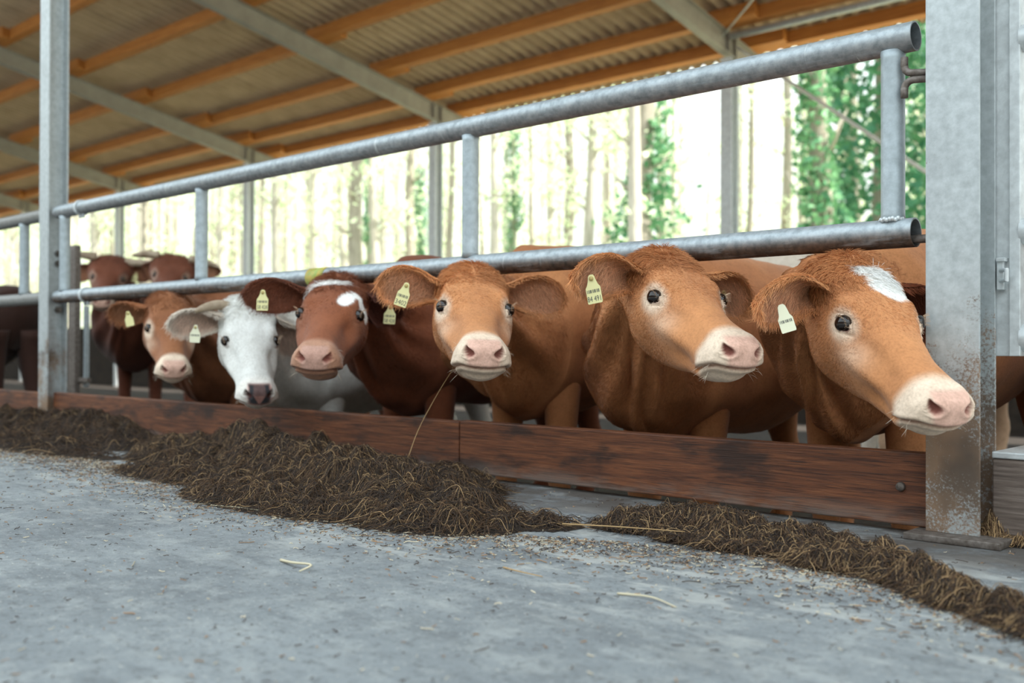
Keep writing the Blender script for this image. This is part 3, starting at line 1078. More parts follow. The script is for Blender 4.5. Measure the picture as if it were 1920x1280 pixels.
    ns = np.array(nose)
    base = base + (ns - base) * pad[..., None]
    lip = hm * sst(.43, .46, yy) * np.exp(-((zz - mzz - .002) / .007) ** 2)
    base = base + (ns * np.array([.42, .32, .28]) - base) * (.75 * lip)[..., None]
    if black_nose:
        bk = pad * np.clip(sst(.056, .042, np.abs(xx) + .006 * np.sin(zz * 300)) * sst(-.098, -.085, zz), 0, 1) * sst(.018, .03, np.abs(xx) + .6 * np.clip(-.050 - zz, 0, 1) + .3 * np.clip(zz + .05, 0, 1))
        bk = np.maximum(bk, .85 * pad * sst(.05, .03, np.abs(xx)) * sst(-.066, -.05, zz))
        bk = np.maximum(bk, .55 * pad * sst(.045, .02, np.abs(xx)))
        base = base + (np.array((.03, .03, .035)) - base) * bk[..., None]
    inn = hm * sst(1.05, .6, nd)
    base = base + (np.array((.20, .055, .04)) * (.35 if black_nose else 1) - base) * (inn * .92)[..., None]
    rim = hm * np.exp(-((e - 1.10) / .17) ** 2)
    base = base + (np.array((.16, .06, .04)) - base) * np.clip(rim, 0, 1)[..., None]
    base = base + (np.array((.05, .02, .015)) - base) * (hm * sst(1.0, .85, e))[..., None]
    base = np.clip(base, .004, .95)

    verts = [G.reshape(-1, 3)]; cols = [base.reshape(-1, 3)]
    faces = grid_faces(len(G), M); nv_ = len(G) * M
    # --- ears
    eg = []
    for side, sg in (('R', 1), ('L', -1)):
        if not ears or ears.get(side) is None: continue
        E = ears[side]
        tip = np.array(E['tip'])
        fc = np.array(E.get('face', (sg * .15, .9, .10)), float)
        rt = np.array(E.get('root', (sg * .098, .022, -.045)))
        g_, nrm, wd = ear_grid(rt, tip, fc, E.get('W', earW), E.get('droop', .10), 26 if M >= 120 else 16, 18 if M >= 120 else 12, E.get('curl', 1.0))
        gw = toW(g_)
        k = g_.shape[1] // 2
        ec = np.array(E.get('col', earcol if earcol is not None else coat))
        vf = vnoise(g_ + seed, 22)
        cc = np.broadcast_to(ec, g_.shape) * (1 + .18 * vf[..., None])
        inner = np.zeros(g_.shape[:2]); inner[:, :k] = 1
        uu = np.linspace(0, 1, len(g_))[:, None]
        vv = np.abs(np.linspace(-1, 1, k))[None]
        ic = np.array(E.get('inner', (.62, .33, .20)))
        mk = inner.copy(); mk[:, :k] *= sst(.95, .45, vv) * sst(.98, .75, uu)
        cc = cc + (ic * (1 + .25 * vf[..., None]) - cc) * (.75 * mk)[..., None]
        eg.append((side, g_, gw, cc, k, nrm, wd, E))
        verts.append(gw.reshape(-1, 3)); cols.append(cc.reshape(-1, 3))
        faces += [q[::-1] if sg > 0 else q for q in grid_faces(len(g_), g_.shape[1], nv_)]
        nv_ += gw.shape[0] * gw.shape[1]
    # --- legs
    Xs = np.cross(-bd, [0, 0, 1.0])
    for fr, dd in ((0, .06), (1, .95)):
        for sg in (-1, 1):
            c = S1 + bd * dd * Bl + Xs * sg * .15 * scale_b
            v, f = leg_geo(0, 0, S1[2] - .10, zf, fr == 1)
            v = np.stack([c[0] + v[:, 0] * bd[1] + v[:, 1] * bd[0], c[1] + v[:, 1] * bd[1] - v[:, 0] * bd[0], v[:, 2]], -1)
            verts.append(v); cols.append(np.broadcast_to((cA + cD) / 2, v.shape) * np.where(v[:, 2:3] < zf + .06, .15, 1))
            faces += [[i + nv_ for i in q] for q in f]
            nv_ += len(v)
    root = empty('cow', (S1[0], S1[1], zf), label, 'cow', None)
    V = np.concatenate(verts)
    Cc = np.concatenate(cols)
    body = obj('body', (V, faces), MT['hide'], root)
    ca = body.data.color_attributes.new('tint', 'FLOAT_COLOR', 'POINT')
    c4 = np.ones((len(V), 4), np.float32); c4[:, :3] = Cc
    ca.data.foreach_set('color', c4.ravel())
    # --- eyes
    for sg in (1, -1):
        c = (EYE - EN * .0135) * np.array([sg, 1, 1])
        v, f = sphere((0, 0, 0), .0225, 28, 18)
        obj('eye', (toW(v + c), f), MT['eye'], root)
    # --- horns
    for hp in horns or ():
        hp = np.array(hp, float)
        tt_ = np.linspace(0, len(hp) - 1, 14)
        pts = smooth_interp(tt_, np.arange(len(hp), dtype=float), hp[:, :3])
        rd = smooth_interp(tt_, np.arange(len(hp), dtype=float), hp[:, 3:4])[:, 0]
        obj('horn', tube(toW(pts), rd * s, 16), MT['horn'], root)
    for tg in tags:
        ear_tag(root, **tg)
    # --- hair
    if hairs:
        Pn, Cn = [], []
        last = nh + int(nn * .92)
        Gs, Cs = G[:last], base[:last]
        w = np.ones(Gs.shape[:2])
        w[:nh] *= 1.0 - .97 * np.clip(pad[:nh] + sst(1.3, 1.0, e[:nh]) + sst(1.4, 1.1, nd[:nh]), 0, 1)
        w[nh:] *= .55
        q, n, c, i, j = sample_grid(Gs, Cs, hairs, w)
        n = n * np.sign(((q - np.concatenate([Gs.mean(1)])[i]) * n).sum(1))[:, None]
        h = ((q - o) / s) @ R
        onh = i < nh
        top = sst(-.10, -.03, h[:, 2]) * onh
        poll = sst(.12, .02, h[:, 1]) * top
        fl = np.zeros((len(q), 3))
        fl[:, 1] = np.where(onh, np.where(h[:, 1] > .13, .7 * top - (1 - top) * .5, .55 * top - (1 - top) * .5), -.5)
        fl[:, 2] = np.where(onh, -.75 * (1 - top), -.8)
        fl[:, 0] = np.sign(h[:, 0]) * .35 * top
        wob = np.stack([vnoise(h + a, 16) for a in (0, 9.7, 21.3)], -1)
        fl = fl + .75 * wob
        flw = fl @ R.T
        L = np.where(onh, .010 + .020 * poll, .016) * (1 - .75 * np.where(onh, sst(.36, .44, h[:, 1]), 0)) * (1 - .45 * np.where(onh, sst(.2, .3, h[:, 1]), 0))
        L = L * rng.uniform(.6, 1.35, len(q))
        Pn.append(strands(q - n * .001, n, flw, L, .22 + .5 * poll + .1 * rng.random(len(q)), .05))
        Cn.append(c * rng.uniform(.72, 1.28, (len(q), 1)))
        for side, g_, gw, cc, k, nrm, wd, E in eg:
            ne = int(hairs * .16)
            w = np.ones(g_.shape[:2])
            q, n, c, i, j = sample_grid(gw, cc, ne, w)
            cen = gw.mean(1)[i]
            front = j < k - 1
            nw = nrm @ R.T
            sgn = np.where(front, 1, -1) * np.sign((n @ nw) * 1.0)
            n = n * np.where(np.abs(n @ nw) > .05, np.where(sgn == 0, 1, sgn), 1)[:, None]
            axw = (gw[-1].mean(0) - gw[0].mean(0)); axw /= np.linalg.norm(axw)
            edge = np.clip(np.abs((j % k) / (k - 1) * 2 - 1), 0, 1)
            dn = -1.0 * np.where(front, .9, .3)
            fl = axw * np.where(front, .35, .8)[:, None] + np.array([0, 0, 1.0]) * dn[:, None] * np.where(front, 1, .5)[:, None]
            L = np.where(front, .020 + .018 * (1 - edge), .013) * rng.uniform(.5, 1.5, ne)
            low = (front & (edge > .55))
            L = L * np.where(low, 1.3, 1)
            Pn.append(strands(q, n, fl, L, np.where(front, .55, .35), .03, jit=.35))
            Cn.append(c * rng.uniform(.75, 1.4, (ne, 1)))
        # lashes and whiskers
        wq = []
        for sg in (1, -1):
            for a in np.linspace(-.8, .7, 26):
                p = EYE + EA * .0245 * a + EB * .0155 * (1 - a*a) * .95 + EN * .004
                d = EN * .8 + EB * .35 + EA * a * .5 + rng.normal(size=3) * .1
                wq.append((p * [sg, 1, 1], d * [sg, 1, 1] / np.linalg.norm(d), .018, (.55, .38, .25)))
            for _ in range(26):
                y = rng.uniform(.43, .49); z = rng.uniform(-.15, -.06)
                p = np.array([sg * .070, y, z]); d = np.array([sg * .8, .4, -.25]) + rng.normal(size=3) * .3
                wq.append((p, d / np.linalg.norm(d), rng.uniform(.012, .032), (.75, .65, .52)))
        P4 = np.array([[toW(p + d * l * k_ + np.array([0, 0, -.25]) * l * k_ ** 2) for k_ in (0, .33, .66, 1)] for p, d, l, _ in wq])
        Pn.append(P4); Cn.append(np.array([c_ for *_, c_ in wq]))
        PP = np.concatenate(Pn); CC = np.clip(np.concatenate(Cn), .004, .95)
        rr = np.array([.00052, .0005, .0004, .00012]) * (1.0 if M >= 200 else 1.25)
        thin = np.ones((len(PP), 1)); thin[-len(P4):] = .5
        hair('coat', PP, rr[None] * thin, CC, MT['coat'], root)
    return root


def ell(P, c, r, var, nz=.35, a=0.0):
    x, y = P[..., 0] - c[0], P[..., 1] - c[1]
    x, y = x * math.cos(a) + y * math.sin(a), -x * math.sin(a) + y * math.cos(a)
    return sst(1.12, .88, np.sqrt((x / r[0]) ** 2 + (y / r[1]) ** 2) + nz * var)


TN = (.55, -.83, .05)     # most tags hang facing the feed alley
FRONTS = 'front'
cow('rust-brown cow at the right with a white forehead patch, muzzle reaching past the broad post', [-1.169, -.113, .666, 4.142, -.599, .021, .965], (-1.46, .52), bdir=(.12, 1, 0), zs=.63, scale_b=.96, M=224, hairs=60000, seed=1,
    ears={'R': dict(tip=(.308, .086, -.017), droop=.12), 'L': dict(tip=(-.302, .015, -.139), droop=.08, col=(.23, .06, .022), inner=(.2, .05, .02))},
    patches=lambda P, v: np.maximum(ell(P, (-.045, .085), (.052, .062), v, .5, .5), ell(P, (-.02, .035), (.045, .022), v, .5)) * (P[..., 2] > -.07),
    tags=[dict(pos=(-1.234, -.345, .532), normal=(.45, -.88, .1), roll=-.30, w=.036, h=.040, text='', bars=True, pin=False, mat=MT['tag_pale'])])
cow('orange-brown cow with its head turned right, second from the broad post', [-1.719, -.157, .718, 4.207, -.418, -.037, .968], (-2.17, .47), bdir=(.02, 1, 0), scale_b=.98, zs=.57, M=224, hairs=60000, seed=2,
    ears={'R': dict(tip=(.314, .052, -.012), droop=.14), 'L': dict(tip=(-.314, .006, -.098), droop=.05)},
    tags=[dict(pos=(-1.787, -.407, .621), normal=(.35, -.93, .0), roll=-.18, w=.043, h=.050, text='84 491', mat=MT['tag']), dict(pos=(-1.655, .03, .604), normal=TN, roll=.2, w=.032, h=.04, text='', mat=MT['tag'])])
cow('orange-brown cow staring straight ahead at the middle of the gate, pale pink muzzle', [-2.512, -.163, .713, 4.013, -.393, -.048, 1.022], (-2.89, .5), zs=.65, M=224, hairs=50000, seed=3,
    ears={'R': dict(tip=(.316, -.015, -.028), droop=.06), 'L': dict(tip=(-.317, .034, -.019), droop=.10)},
    tags=[dict(pos=(-2.638, -.372, .637), normal=TN, roll=.32, w=.044, h=.052, text='3402', mat=MT['tag'])])
cow('dark red cow with white patches on its forehead, between the white and the staring cow', [-3.293, -.145, .718, 3.898, -.437, -.047, 1.04], (-3.62, .5), zs=.64, M=144, hairs=26000, seed=4, coat=(.27, .085, .034), deep=(.14, .042, .02), muzzle=(.42, .22, .14), nose=(.46, .27, .21), eyering=.25, muzz_edge=.43,
    ears={'R': dict(tip=(.344, .068, -.012), droop=.04, col=(.16, .05, .025), inner=(.22, .07, .035)), 'L': dict(tip=(-.23, -.121, -.162), droop=.0, col=(.10, .03, .018), inner=(.10, .03, .02))},
    patches=lambda P, v: np.maximum.reduce([ell(P, (.01, .035), (.085, .022), v, .55), ell(P, (-.055, .135), (.030, .048), v, .45, -.35), ell(P, (-.085, .10), (.04, .018), v, .5), ell(P, (-.118, .12), (.02, .035), v, .3), ell(P, (.10, .055), (.02, .014), v, .3)]) * (P[..., 2] > -.09),
    tags=[dict(pos=(-3.441, -.39, .641), normal=TN, roll=.02, w=.047, h=.050, text='58 428', mat=MT['tag']), dict(pos=(-3.167, .02, .591), normal=TN, roll=.06, w=.048, h=.046, text='58 428', mat=MT['tag'])])
WH = (.76, .755, .72)
cow('white cow with black and pink nose, head lowered over the board', [-3.999, -.10, .645, 4.275, -.67, .005, 1.003], (-4.44, .5), zs=.56, M=144, hairs=26000, seed=5, coat=WH, deep=(.60, .58, .53), muzzle=(.80, .76, .70), nose=(.62, .30, .24), black_nose=True, eyering=.3, earcol=(.70, .62, .53), muzz_edge=.44,
    ears={'R': dict(tip=(.338, .017, -.064), droop=.05, inner=(.62, .42, .32)), 'L': dict(tip=(-.25, .04, -.212), droop=.02, inner=(.6, .42, .32))},
    horns=[[(.085, -.02, -.005, .026), (.13, -.01, .012, .022), (.185, .02, .02, .017), (.225, .05, .02, .010)]],
    tags=[dict(pos=(-4.065, -.32, .517), normal=TN, roll=.05, w=.048, h=.046, text='', bars=True, mat=MT['tag_pale'])])
cow('tan cow with pale muzzle beside the white ear, leftmost of front row', [-4.729, -.079, .695, 4.272, -.595, .003, .962], (-5.3, .52), zs=.60, M=128, hairs=14000, seed=6, coat=(.30, .115, .045), deep=(.17, .06, .028),
    ears={'R': dict(tip=(.291, -.071, -.111), droop=.04, inner=(.36, .17, .09)), 'L': dict(tip=(-.264, -.068, -.169), droop=.04)},
    tags=[dict(pos=(-4.82, -.24, .598), normal=TN, roll=-.25, w=.044, h=.044, text='', mat=MT['tag'])])
HD = dict(coat=(.17, .052, .024), deep=(.09, .027, .015), muzzle=(.50, .36, .28), eyering=.5)
cow('dark brown horned cow standing behind the row near the left post', [-8.222, 1.296, 1.178, 4.118, -.585, -.078, 1.047], (-9.1, 1.95), bdir=(-.5, 1, 0), M=112, seed=7, broad=.42, hairs=9000, zs=.78, scale_b=1.12, **HD,
    ears={'R': dict(tip=(.291, -.018, -.154)), 'L': dict(tip=(-.305, -.037, -.106))},
    horns=[[(.11, -.02, .02, .034), (.18, -.01, .035, .030), (.25, .01, .05, .020), (.29, .02, .06, .008)], [(-.11, -.02, .0, .034), (-.20, .0, .01, .030), (-.29, .02, .035, .020), (-.36, .03, .06, .007)]],
    tags=[dict(pos=(-8.099, 1.44, 1.039), normal=TN, roll=.3, w=.05, h=.05, text='', mat=MT['tag'])])
cow('dark brown horned cow behind the row, right of the other horned cow', [-7.389, 1.399, 1.147, 4.063, -.525, -.128, 1.015], (-8.2, 2.1), bdir=(-.4, 1, 0), M=112, seed=8, broad=.42, hairs=9000, zs=.78, scale_b=1.1, **HD,
    ears={'R': dict(tip=(.224, -.109, -.182)), 'L': dict(tip=(-.354, -.013, -.013))},
    horns=[[(.11, -.02, .02, .034), (.18, -.02, .02, .030), (.25, .0, .015, .022), (.30, .02, .01, .008)], [(-.11, -.02, .02, .034), (-.20, -.02, .02, .028), (-.29, .0, .01, .018), (-.345, .02, .0, .007)]])

# more of the herd behind the front row
cow('dark brown cow left of the left post, only its flank in view', [-10.4, .66, .95, 1.57, -.4, 0, 1.0], (-9.75, .68), bdir=(1, 0, 0), M=96, seed=9, coat=(.05, .019, .012), deep=(.03, .012, .008), zs=.72)
cow('red-brown cow with a dark head at the right edge beyond the broad post', [-.45, .64, .86, 3.75, -.5, 0, 1.0], (-.72, 1.02), bdir=(.1, 1, 0), M=144, seed=10, coat=(.40, .17, .075), deep=(.2, .07, .03), zs=.62,
    patches=None)
PALE = (.72, .64, .55)
cow('cream cow standing side-on behind the front row, pale back over the rail', [-4.65, 3.25, .95, 1.45, -.35, 0, 1.0], (-3.95, 3.3), bdir=(1, .12, 0), M=96, seed=11, coat=PALE, deep=(.60, .52, .43), zs=.92, scale_b=1.1)
cow('pale tan cow standing behind, between the two cows nearest the broad post', [-1.87, 2.2, .76, 3.6, -.6, 0, 1.0], (-2.2, 2.75), bdir=(.2, 1, 0), M=96, seed=12, coat=(.62, .42, .28), deep=(.50, .32, .20), zs=.60)

# ------------------------------------------------------------------ silage heaps along the board
def blob(X, Y, b):
    cx, cy, rx, ry, h, a = b
    x, y = (X - cx) * math.cos(a) + (Y - cy) * math.sin(a), -(X - cx) * math.sin(a) + (Y - cy) * math.cos(a)
    r = (x / rx) ** 2 + (y / ry) ** 2
    return h * np.clip(1 - r, 0, 1) ** .8


def heap(label, blobs, n, step=.016, lens=(.04, .16), light=.12, loose=.012, group=None, ymax=-.03, hs=.66):
    B_ = np.array(blobs)
    x0, x1 = (B_[:, 0] - np.maximum(B_[:, 2], B_[:, 3])).min(), (B_[:, 0] + np.maximum(B_[:, 2], B_[:, 3])).max()
    y0, y1 = (B_[:, 1] - np.maximum(B_[:, 2], B_[:, 3])).min(), min(ymax, (B_[:, 1] + np.maximum(B_[:, 2], B_[:, 3])).max())

    def hf(X, Y):
        H = np.zeros_like(X)
        for b in blobs:
            q_ = blob(X, Y, b) * hs
            H = np.maximum(H, q_) + .12 * np.minimum(H, q_)
        p = np.stack([X, Y, X * 0], -1)
        H = H * (1 + .45 * vnoise(p, 8) + .38 * vnoise(p + 5, 21)) + .018 * vnoise(p + 3, 30) * (H > .01)
        return H - .004
    xs_, ys_ = np.arange(x0, x1, step), np.arange(y0, y1 + 1e-6, step)
    X, Y = np.meshgrid(xs_, ys_, indexing='ij')
    H = hf(X, Y)
    keep = H > 0
    idx = -np.ones(H.shape, int)
    ny = H.shape[1]
    cells = keep[:-1, :-1] | keep[1:, :-1] | keep[:-1, 1:] | keep[1:, 1:]
    used = np.zeros(H.shape, bool)
    for a in (0, 1):
        for b in (0, 1):
            used[a:H.shape[0] - 1 + a, b:ny - 1 + b] |= cells
    idx[used] = np.arange(used.sum())
    V = np.stack([X[used], Y[used], np.maximum(H[used], 0.001)], -1)
    ci, cj = np.nonzero(cells)
    F = np.stack([idx[ci, cj], idx[ci + 1, cj], idx[ci + 1, cj + 1], idx[ci, cj + 1]], -1)
    o = obj('silage_heap', (V, F), MT['mound'])
    tag(o, label, 'silage', group, 'stuff')
    # the fibres lying on it
    w = H[keep] + .012
    k = rng.choice(keep.sum(), n, p=w / w.sum())
    px = X[keep][k] + rng.uniform(-.5, .5, n) * step
    py = Y[keep][k] + rng.uniform(-.5, .5, n) * step
    L = rng.uniform(*lens, n) * rng.choice([.5, 1, 1.4], n, p=[.4, .45, .15])
    # tufts share a direction
    ang = np.pi * 2.2 * vnoise(np.stack([px, py, px * 0], -1), 4.5) + rng.normal(0, .75, n)
    K = 6
    P = np.empty((n, K, 3))
    bend = rng.normal(0, .20, n)
    lift = rng.uniform(0, loose, n)
    arch = np.abs(rng.normal(0, .007, n))
    x, y = px - np.cos(ang) * L / 2, py - np.sin(ang) * L / 2
    for q in range(K):
        t_ = q / (K - 1)
        P[:, q, 0], P[:, q, 1] = x, np.minimum(y, ymax + .004)
        P[:, q, 2] = np.maximum(hf(x, P[:, q, 1]), 0) + .003 + lift + arch * math.sin(math.pi * t_) + .004 * rng.normal(size=n)
        x, y = x + np.cos(ang) * L / (K - 1), y + np.sin(ang) * L / (K - 1)
        ang = ang + bend * rng.uniform(.3, 1.4, n)
    P[..., 2] = np.maximum(P[..., 2], .002)
    tone = rng.random(n)
    c = np.where((tone < light)[:, None], np.array([.30, .19, .09]), np.where((tone < light + .32)[:, None], np.array([.095, .050, .022]), np.array([.030, .017, .010]))) * rng.uniform(.6, 1.4, (n, 1))
    r = rng.uniform(.0003, .0009, (n, 1)) * np.array([[.7, 1, 1, 1, .9, .5]])
    hair('fibres', P, r, c, MT['straw'], o)
    return o


heap('broad dark silage heap in the middle, piled against the board', [
    (-3.55, -.32, .55, .26, .150, -.25), (-3.15, -.42, .55, .30, .135, -.3), (-2.75, -.50, .50, .30, .120, -.35), (-2.36, -.58, .36, .26, .125, -.2),
    (-3.95, -.40, .40, .22, .085, -.1), (-3.3, -.68, .55, .17, .055, .12), (-2.6, -.82, .55, .20, .055, .05), (-2.08, -.74, .30, .20, .075, .2), (-1.90, -.62, .20, .10, .03, .3),
    (-2.55, -.22, .3, .12, .06, -.3)], 56000, light=.13, lens=(.04, .17))
heap('dark silage heap at the left in front of the left post', [
    (-5.3, -.25, .62, .26, .140, -.12), (-5.9, -.35, .6, .30, .135, -.1), (-6.7, -.35, .6, .32, .12, 0), (-4.75, -.30, .36, .18, .085, -.1), (-5.2, -.62, .7, .20, .055, .1), (-7.6, -.4, .7, .3, .13, 0), (-4.6, -.68, .5, .10, .022, .15)], 30000, light=.06)
heap('low strip of silage in front of the long board at the right', [
    (-1.50, -.36, .17, .09, .046, .2), (-1.34, -.40, .20, .09, .040, .3), (-1.58, -.46, .16, .07, .024, .2), (-1.18, -.36, .13, .07, .030, .3), (-1.10, -.42, .12, .055, .024, .2), (-1.30, -.50, .26, .05, .014, .25), (-1.20, -.52, .2, .04, .012, .25)], 18000, step=.010, lens=(.03, .12), light=.15, loose=.010, hs=.8)
heap('twisted rope of silage curling towards the lower right corner', [
    (-.985, -.50, .10, .055, .050, .6), (-.90, -.545, .09, .055, .046, -.5), (-.82, -.60, .09, .055, .045, -.4), (-.75, -.66, .085, .05, .042, -.5), (-.68, -.71, .09, .045, .036, -.5), (-.60, -.765, .09, .04, .030, -.5), (-.52, -.82, .09, .035, .025, -.5), (-1.02, -.56, .10, .05, .03, 0)], 14000, step=.008, lens=(.03, .10), light=.22, loose=.010, hs=.9)
heap('small drift of chaff at the foot of the broad post', [(-.86, .02, .06, .05, .03, 0), (-.80, .0, .10, .035, .018, -.1)], 900, step=.008, lens=(.02, .07), light=.6, loose=.006, ymax=.05, hs=1.0)

# straw and chaff strewn over the concrete
n = 15000
n1 = int(n * .8)
bx = rng.uniform(-5.5, -.25, n1)
by = np.interp(bx, [-5.5, -4.2, -3.2, -2.6, -1.8, -1.2, -.6, -.2], [-.75, -.78, -.85, -.95, -.85, -.62, -.75, -.85]) - np.abs(rng.normal(0, .16, n1)) + .10
bx = np.concatenate([bx, rng.uniform(-6.5, -.3, n - n1)])
by = np.concatenate([by, rng.uniform(-2.2, -.06, n - n1)])
L = rng.uniform(.003, .016, n) * rng.choice([1, 2.6], n, p=[.92, .08])
ang = rng.uniform(0, 2 * np.pi, n)
K = 4
P = np.empty((n, K, 3))
bend = rng.normal(0, .35, n)
for q in range(K):
    P[:, q] = np.stack([bx, by, np.full(n, .0022) + rng.uniform(0, .003, n)], -1)
    bx, by = bx + np.cos(ang) * L / 3, by + np.sin(ang) * L / 3
    ang = ang + bend
tone = rng.random(n)
c = np.where((tone < .22)[:, None], np.array([.55, .48, .35]), np.where((tone < .52)[:, None], np.array([.30, .17, .08]), np.array([.06, .04, .028]))) * rng.uniform(.7, 1.3, (n, 1))
o = hair('strewn_straw', P, rng.uniform(.0004, .0011, (n, 1)) * np.ones((1, K)), c, MT['straw'])
tag(o, 'bits of straw and chaff strewn over the grey concrete', 'straw', None, 'stuff')


def stalk(pts, r, colr, label):
    M_ = Mat('dry_stalk', .7); M_.base(colr)
    t_ = np.linspace(0, len(pts) - 1, 14)
    p = smooth_interp(t_, np.arange(len(pts), dtype=float), np.array(pts))
    tag(obj('straw_stalk', tube(p, np.linspace(r, r * .5, 14), 8), M_.m), label, 'straw')


PALE_S, TAN_S = (.62, .55, .38), (.42, .27, .12)
stalk([(-1.925, -1.335, .003), (-1.86, -1.35, .009), (-1.80, -1.345, .012), (-1.80, -1.375, .003)], .0034, PALE_S, 'pale bent straw lying on the concrete at the lower left')
stalk([(-2.62, -.36, .10), (-2.63, -.30, .20), (-2.62, -.22, .32), (-2.60, -.17, .40)], .0013, TAN_S, 'thin upright stalk rising from the heap under the staring cow')
stalk([(-1.72, -.62, .02), (-1.55, -.60, .03), (-1.38, -.57, .035)], .0020, TAN_S, 'long tan stalk lying along the low silage strip')
stalk([(-1.20, -1.07, .003), (-1.13, -1.06, .006), (-1.06, -1.08, .003)], .0024, PALE_S, 'pale straw flat on the concrete at the lower middle')
stalk([(-2.75, -1.02, .003), (-2.6, -1.0, .008), (-2.42, -.97, .004)], .0022, PALE_S, 'long pale straw at the front edge of the middle heap')
stalk([(-1.52, -1.05, .003), (-1.46, -1.07, .007), (-1.40, -1.06, .003)], .0020, TAN_S, 'brown twig of straw on the concrete below the low strip')

# ------------------------------------------------------------------ the wood behind the barn
def leaf_quads(C, size, N_=None):
    n = len(C)
    a = rng.normal(size=(n, 3)); a /= np.linalg.norm(a, axis=1, keepdims=True)
    b = rng.normal(size=(n, 3)); b -= a * (a * b).sum(1, keepdims=True); b /= np.linalg.norm(b, axis=1, keepdims=True)
    s_ = size * rng.uniform(.6, 1.4, (n, 1))
    V = np.stack([C - a * s_, C + b * s_ * .6, C + a * s_, C - b * s_ * .6], 1).reshape(-1, 3)
    F = (np.arange(n)[:, None] * 4 + np.arange(4)).tolist()
    return V, F


def make_tree(kind, seed):
    """trunk and foliage meshes about the origin"""
    global rng
    keep_ = rng
    rng = np.random.default_rng(seed)
    Ht = rng.uniform(13, 17)
    r_ = {'bare': rng.uniform(.10, .22), 'ivy': .24, 'evergreen': .2}[kind]
    z = np.linspace(-.6, Ht, 9)
    tr = np.stack([np.cumsum(rng.normal(0, .07, 9)), np.cumsum(rng.normal(0, .07, 9)), z], -1)
    parts = [tube(tr, r_ * np.linspace(1.15, .25, 9), 10)]
    tips = []
    nb = {'bare': 13, 'ivy': 10, 'evergreen': 0}[kind]
    for k in range(nb):
        t_ = rng.uniform(.22, .95)
        p = np.array([np.interp(t_ * 8, np.arange(9), tr[:, a]) for a in range(3)])
        a = rng.uniform(0, 2 * np.pi)
        L = rng.uniform(.6, 1.25)
        d = np.array([math.cos(a), math.sin(a), rng.uniform(.3, 1.0)])
        pts = [p, p + d * L * .5, p + d * L + np.array([0, 0, .25 * L])]
        parts.append(tube(pts, [r_ * .26, r_ * .16, r_ * .05], 6))
        tips.append((pts, L))
    if kind == 'bare':
        C = []
        for pts, L in tips:
            for _ in range(44):
                t_ = rng.uniform(.3, 1)
                C.append(pts[0] + (pts[2] - pts[0]) * t_ + np.clip(rng.normal(0, .26, 3), -.4, .4))
        leaves = leaf_quads(np.array(C), .095)
    elif kind == 'ivy':
        n = 5200
        z = rng.uniform(-.4, Ht * .9, n)
        a = rng.uniform(0, 2 * np.pi, n)
        lump = .18 + .62 * vnoise(np.stack([np.cos(a) * .8, np.sin(a) * .8, z * .55], -1) + seed, 1.3)
        ok = lump > -.02
        z, a, lump = z[ok], a[ok], lump[ok]; n = len(z)
        R_ = r_ + np.abs(rng.normal(0, 1, n)) * .62 * np.clip(lump, .05, 1)
        cx = np.interp(z, tr[:, 2], tr[:, 0]); cy = np.interp(z, tr[:, 2], tr[:, 1])
        leaves = leaf_quads(np.stack([cx + np.cos(a) * R_, cy + np.sin(a) * R_, z], -1), .085)
    else:
        n = 9000
        z = rng.uniform(-.3, Ht * .8, n)
        a = rng.uniform(0, 2 * np.pi, n)
        env = np.interp(z, [-.3, 1.0, 4, 9, Ht * .8], [1.25, 1.5, 1.35, .9, .1])
        env = env * (1 + .3 * vnoise(np.stack([np.cos(a) * 1.5, np.sin(a) * 1.5, z * .7], -1) + seed, 1.5))
        R_ = env * np.sqrt(rng.uniform(.25, 1.05, n))
        leaves = leaf_quads(np.stack([np.cos(a) * R_, np.sin(a) * R_, z], -1), .10)
    rng = keep_
    return join(*parts), leaves


TREE = {}
for k in range(5): TREE['bare', k] = make_tree('bare', 40 + k)
for k in range(2): TREE['ivy', k] = make_tree('ivy', 60 + k)
TREE['evergreen', 0] = make_tree('evergreen', 71)
DATA = {}
for (kd, k), (tg_, lf) in TREE.items():
    DATA[kd, k] = (mesh_data('trunk', tg_[0], tg_[1], MT['bark'] if kd != 'bare' or k % 2 else MT['bark_pale']), mesh_data('foliage', lf[0], lf[1], MT[{'bare': 'leaf_spring', 'ivy': 'leaf_ivy', 'evergreen': 'leaf_conifer'}[kd]], False))


def gz(x, y): return -.3 + .02 * (y - 8.4)


def tree(kd, k, x, y, label, group=None, sc=1.0, rz=0.0, cat='tree'):
    names = {'bare': 'forest_tree', 'ivy': 'ivy_covered_tree', 'evergreen': 'evergreen_tree'}
    root = empty(names[kd], (x, y, gz(x, y)), label, cat, group)
    root.rotation_euler.z = rz
    root.scale = (sc, sc, sc)
    for nm, me in zip(('trunk', 'foliage'), DATA[kd, k]):
        o = bpy.data.objects.new(nm, me)
        COL.objects.link(o)
        o.parent = root


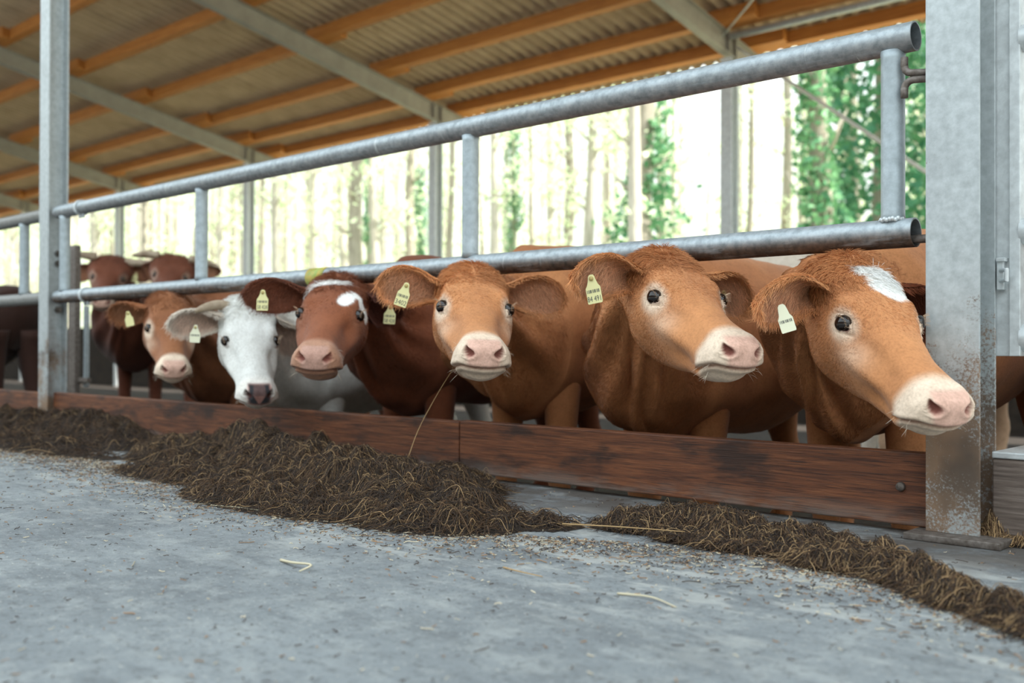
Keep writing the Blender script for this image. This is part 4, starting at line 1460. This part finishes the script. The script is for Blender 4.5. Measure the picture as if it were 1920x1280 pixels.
tree('ivy', 0, -13.45, 16.0, 'thick ivy-covered trunk left of the nearest rear post', rz=.4, sc=1.15)
tree('ivy', 1, -9.25, 16.2, 'ivy-covered trunk at the right, left of the evergreen', rz=2.0, sc=1.0)
tree('ivy', 1, -30.2, 22.0, 'narrow green ivy trunk left of the middle rear post', rz=1.0, sc=.62)
tree('ivy', 0, -27.7, 22.3, 'narrow ivy trunk just left of the middle rear post', rz=3.0, sc=.55)
tree('ivy', 1, -23.2, 22.0, 'loose ivy trunk right of the middle gate stub', rz=4.0, sc=.62)
tree('evergreen', 0, -9.65, 19.6, 'dense dark evergreen behind the end upright of the gate', sc=1.15)
tree('evergreen', 0, -5.2, 19.8, 'second evergreen behind the broad post', rz=2.2, sc=1.05)
fr = np.random.default_rng(11)
TAKEN = [(-13.45, 16.0, 1.9), (-9.25, 16.2, 1.7), (-30.2, 22.0, 1.2), (-27.7, 22.3, 1.2), (-23.2, 22.0, 1.2), (-9.65, 19.6, 2.2), (-5.2, 19.8, 2.2)]
nb = 0
for _ in range(6000):
    if nb >= 190: break
    px_ = fr.uniform(-60, 1900)
    d_ = fw + cr * ((px_ - 960) / 1934)
    y = fr.uniform(13, 40)
    x = d_[0] / d_[1] * (y + 2.65)
    r_ = 1.25
    if any((x - a) ** 2 + (y - b) ** 2 < (r_ + c) ** 2 for a, b, c in TAKEN): continue
    TAKEN.append((x, y, r_))
    tree('bare', nb % 5, x, y, 'bare slender forest tree with a few pale spring leaves behind the barn', 'bare forest trees behind the barn', sc=fr.uniform(.8, 1.0), rz=fr.uniform(0, 6.28))
    nb += 1
# undergrowth
sh = np.random.default_rng(5)
SB = []
for k in range(3):
    n = 1300
    p = np.clip(sh.normal(size=(n, 3)), -1.5, 1.5) * np.array([.9, .9, .7]) + np.array([0, 0, 1.0])
    p[:, 2] = np.abs(p[:, 2])
    st = [tube([(0, 0, -.2), (sh.normal() * .3, sh.normal() * .3, .9), (sh.normal() * .8, sh.normal() * .8, 1.9)], [.02, .014, .005], 5) for _ in range(9)]
    lv = leaf_quads(p, .06)
    SB.append((mesh_data('stems', *join(*st), MT['bark']), mesh_data('foliage', lv[0], lv[1], MT['leaf_spring'], False)))
nb = 0
for _ in range(6000):
    if nb >= 30: break
    px_ = sh.uniform(-40, 1930)
    d_ = fw + cr * ((px_ - 960) / 1934)
    y = sh.uniform(10.4, 24)
    x = d_[0] / d_[1] * (y + 2.65)
    if any((x - a) ** 2 + (y - b) ** 2 < (1.35 + c) ** 2 for a, b, c in TAKEN): continue
    TAKEN.append((x, y, 1.35)); k = nb; nb += 1
    root = empty('forest_shrub', (x, y, gz(x, y)), 'yellow-green shrub in the undergrowth behind the barn', 'shrub', 'undergrowth shrubs behind the barn')
    root.rotation_euler.z = sh.uniform(0, 6)
    s_ = sh.uniform(.6, .8); root.scale = (s_, s_, s_ * 1.5)
    for nm, me in zip(('stems', 'foliage'), SB[k % 3]):
        o = bpy.data.objects.new(nm, me); COL.objects.link(o); o.parent = root
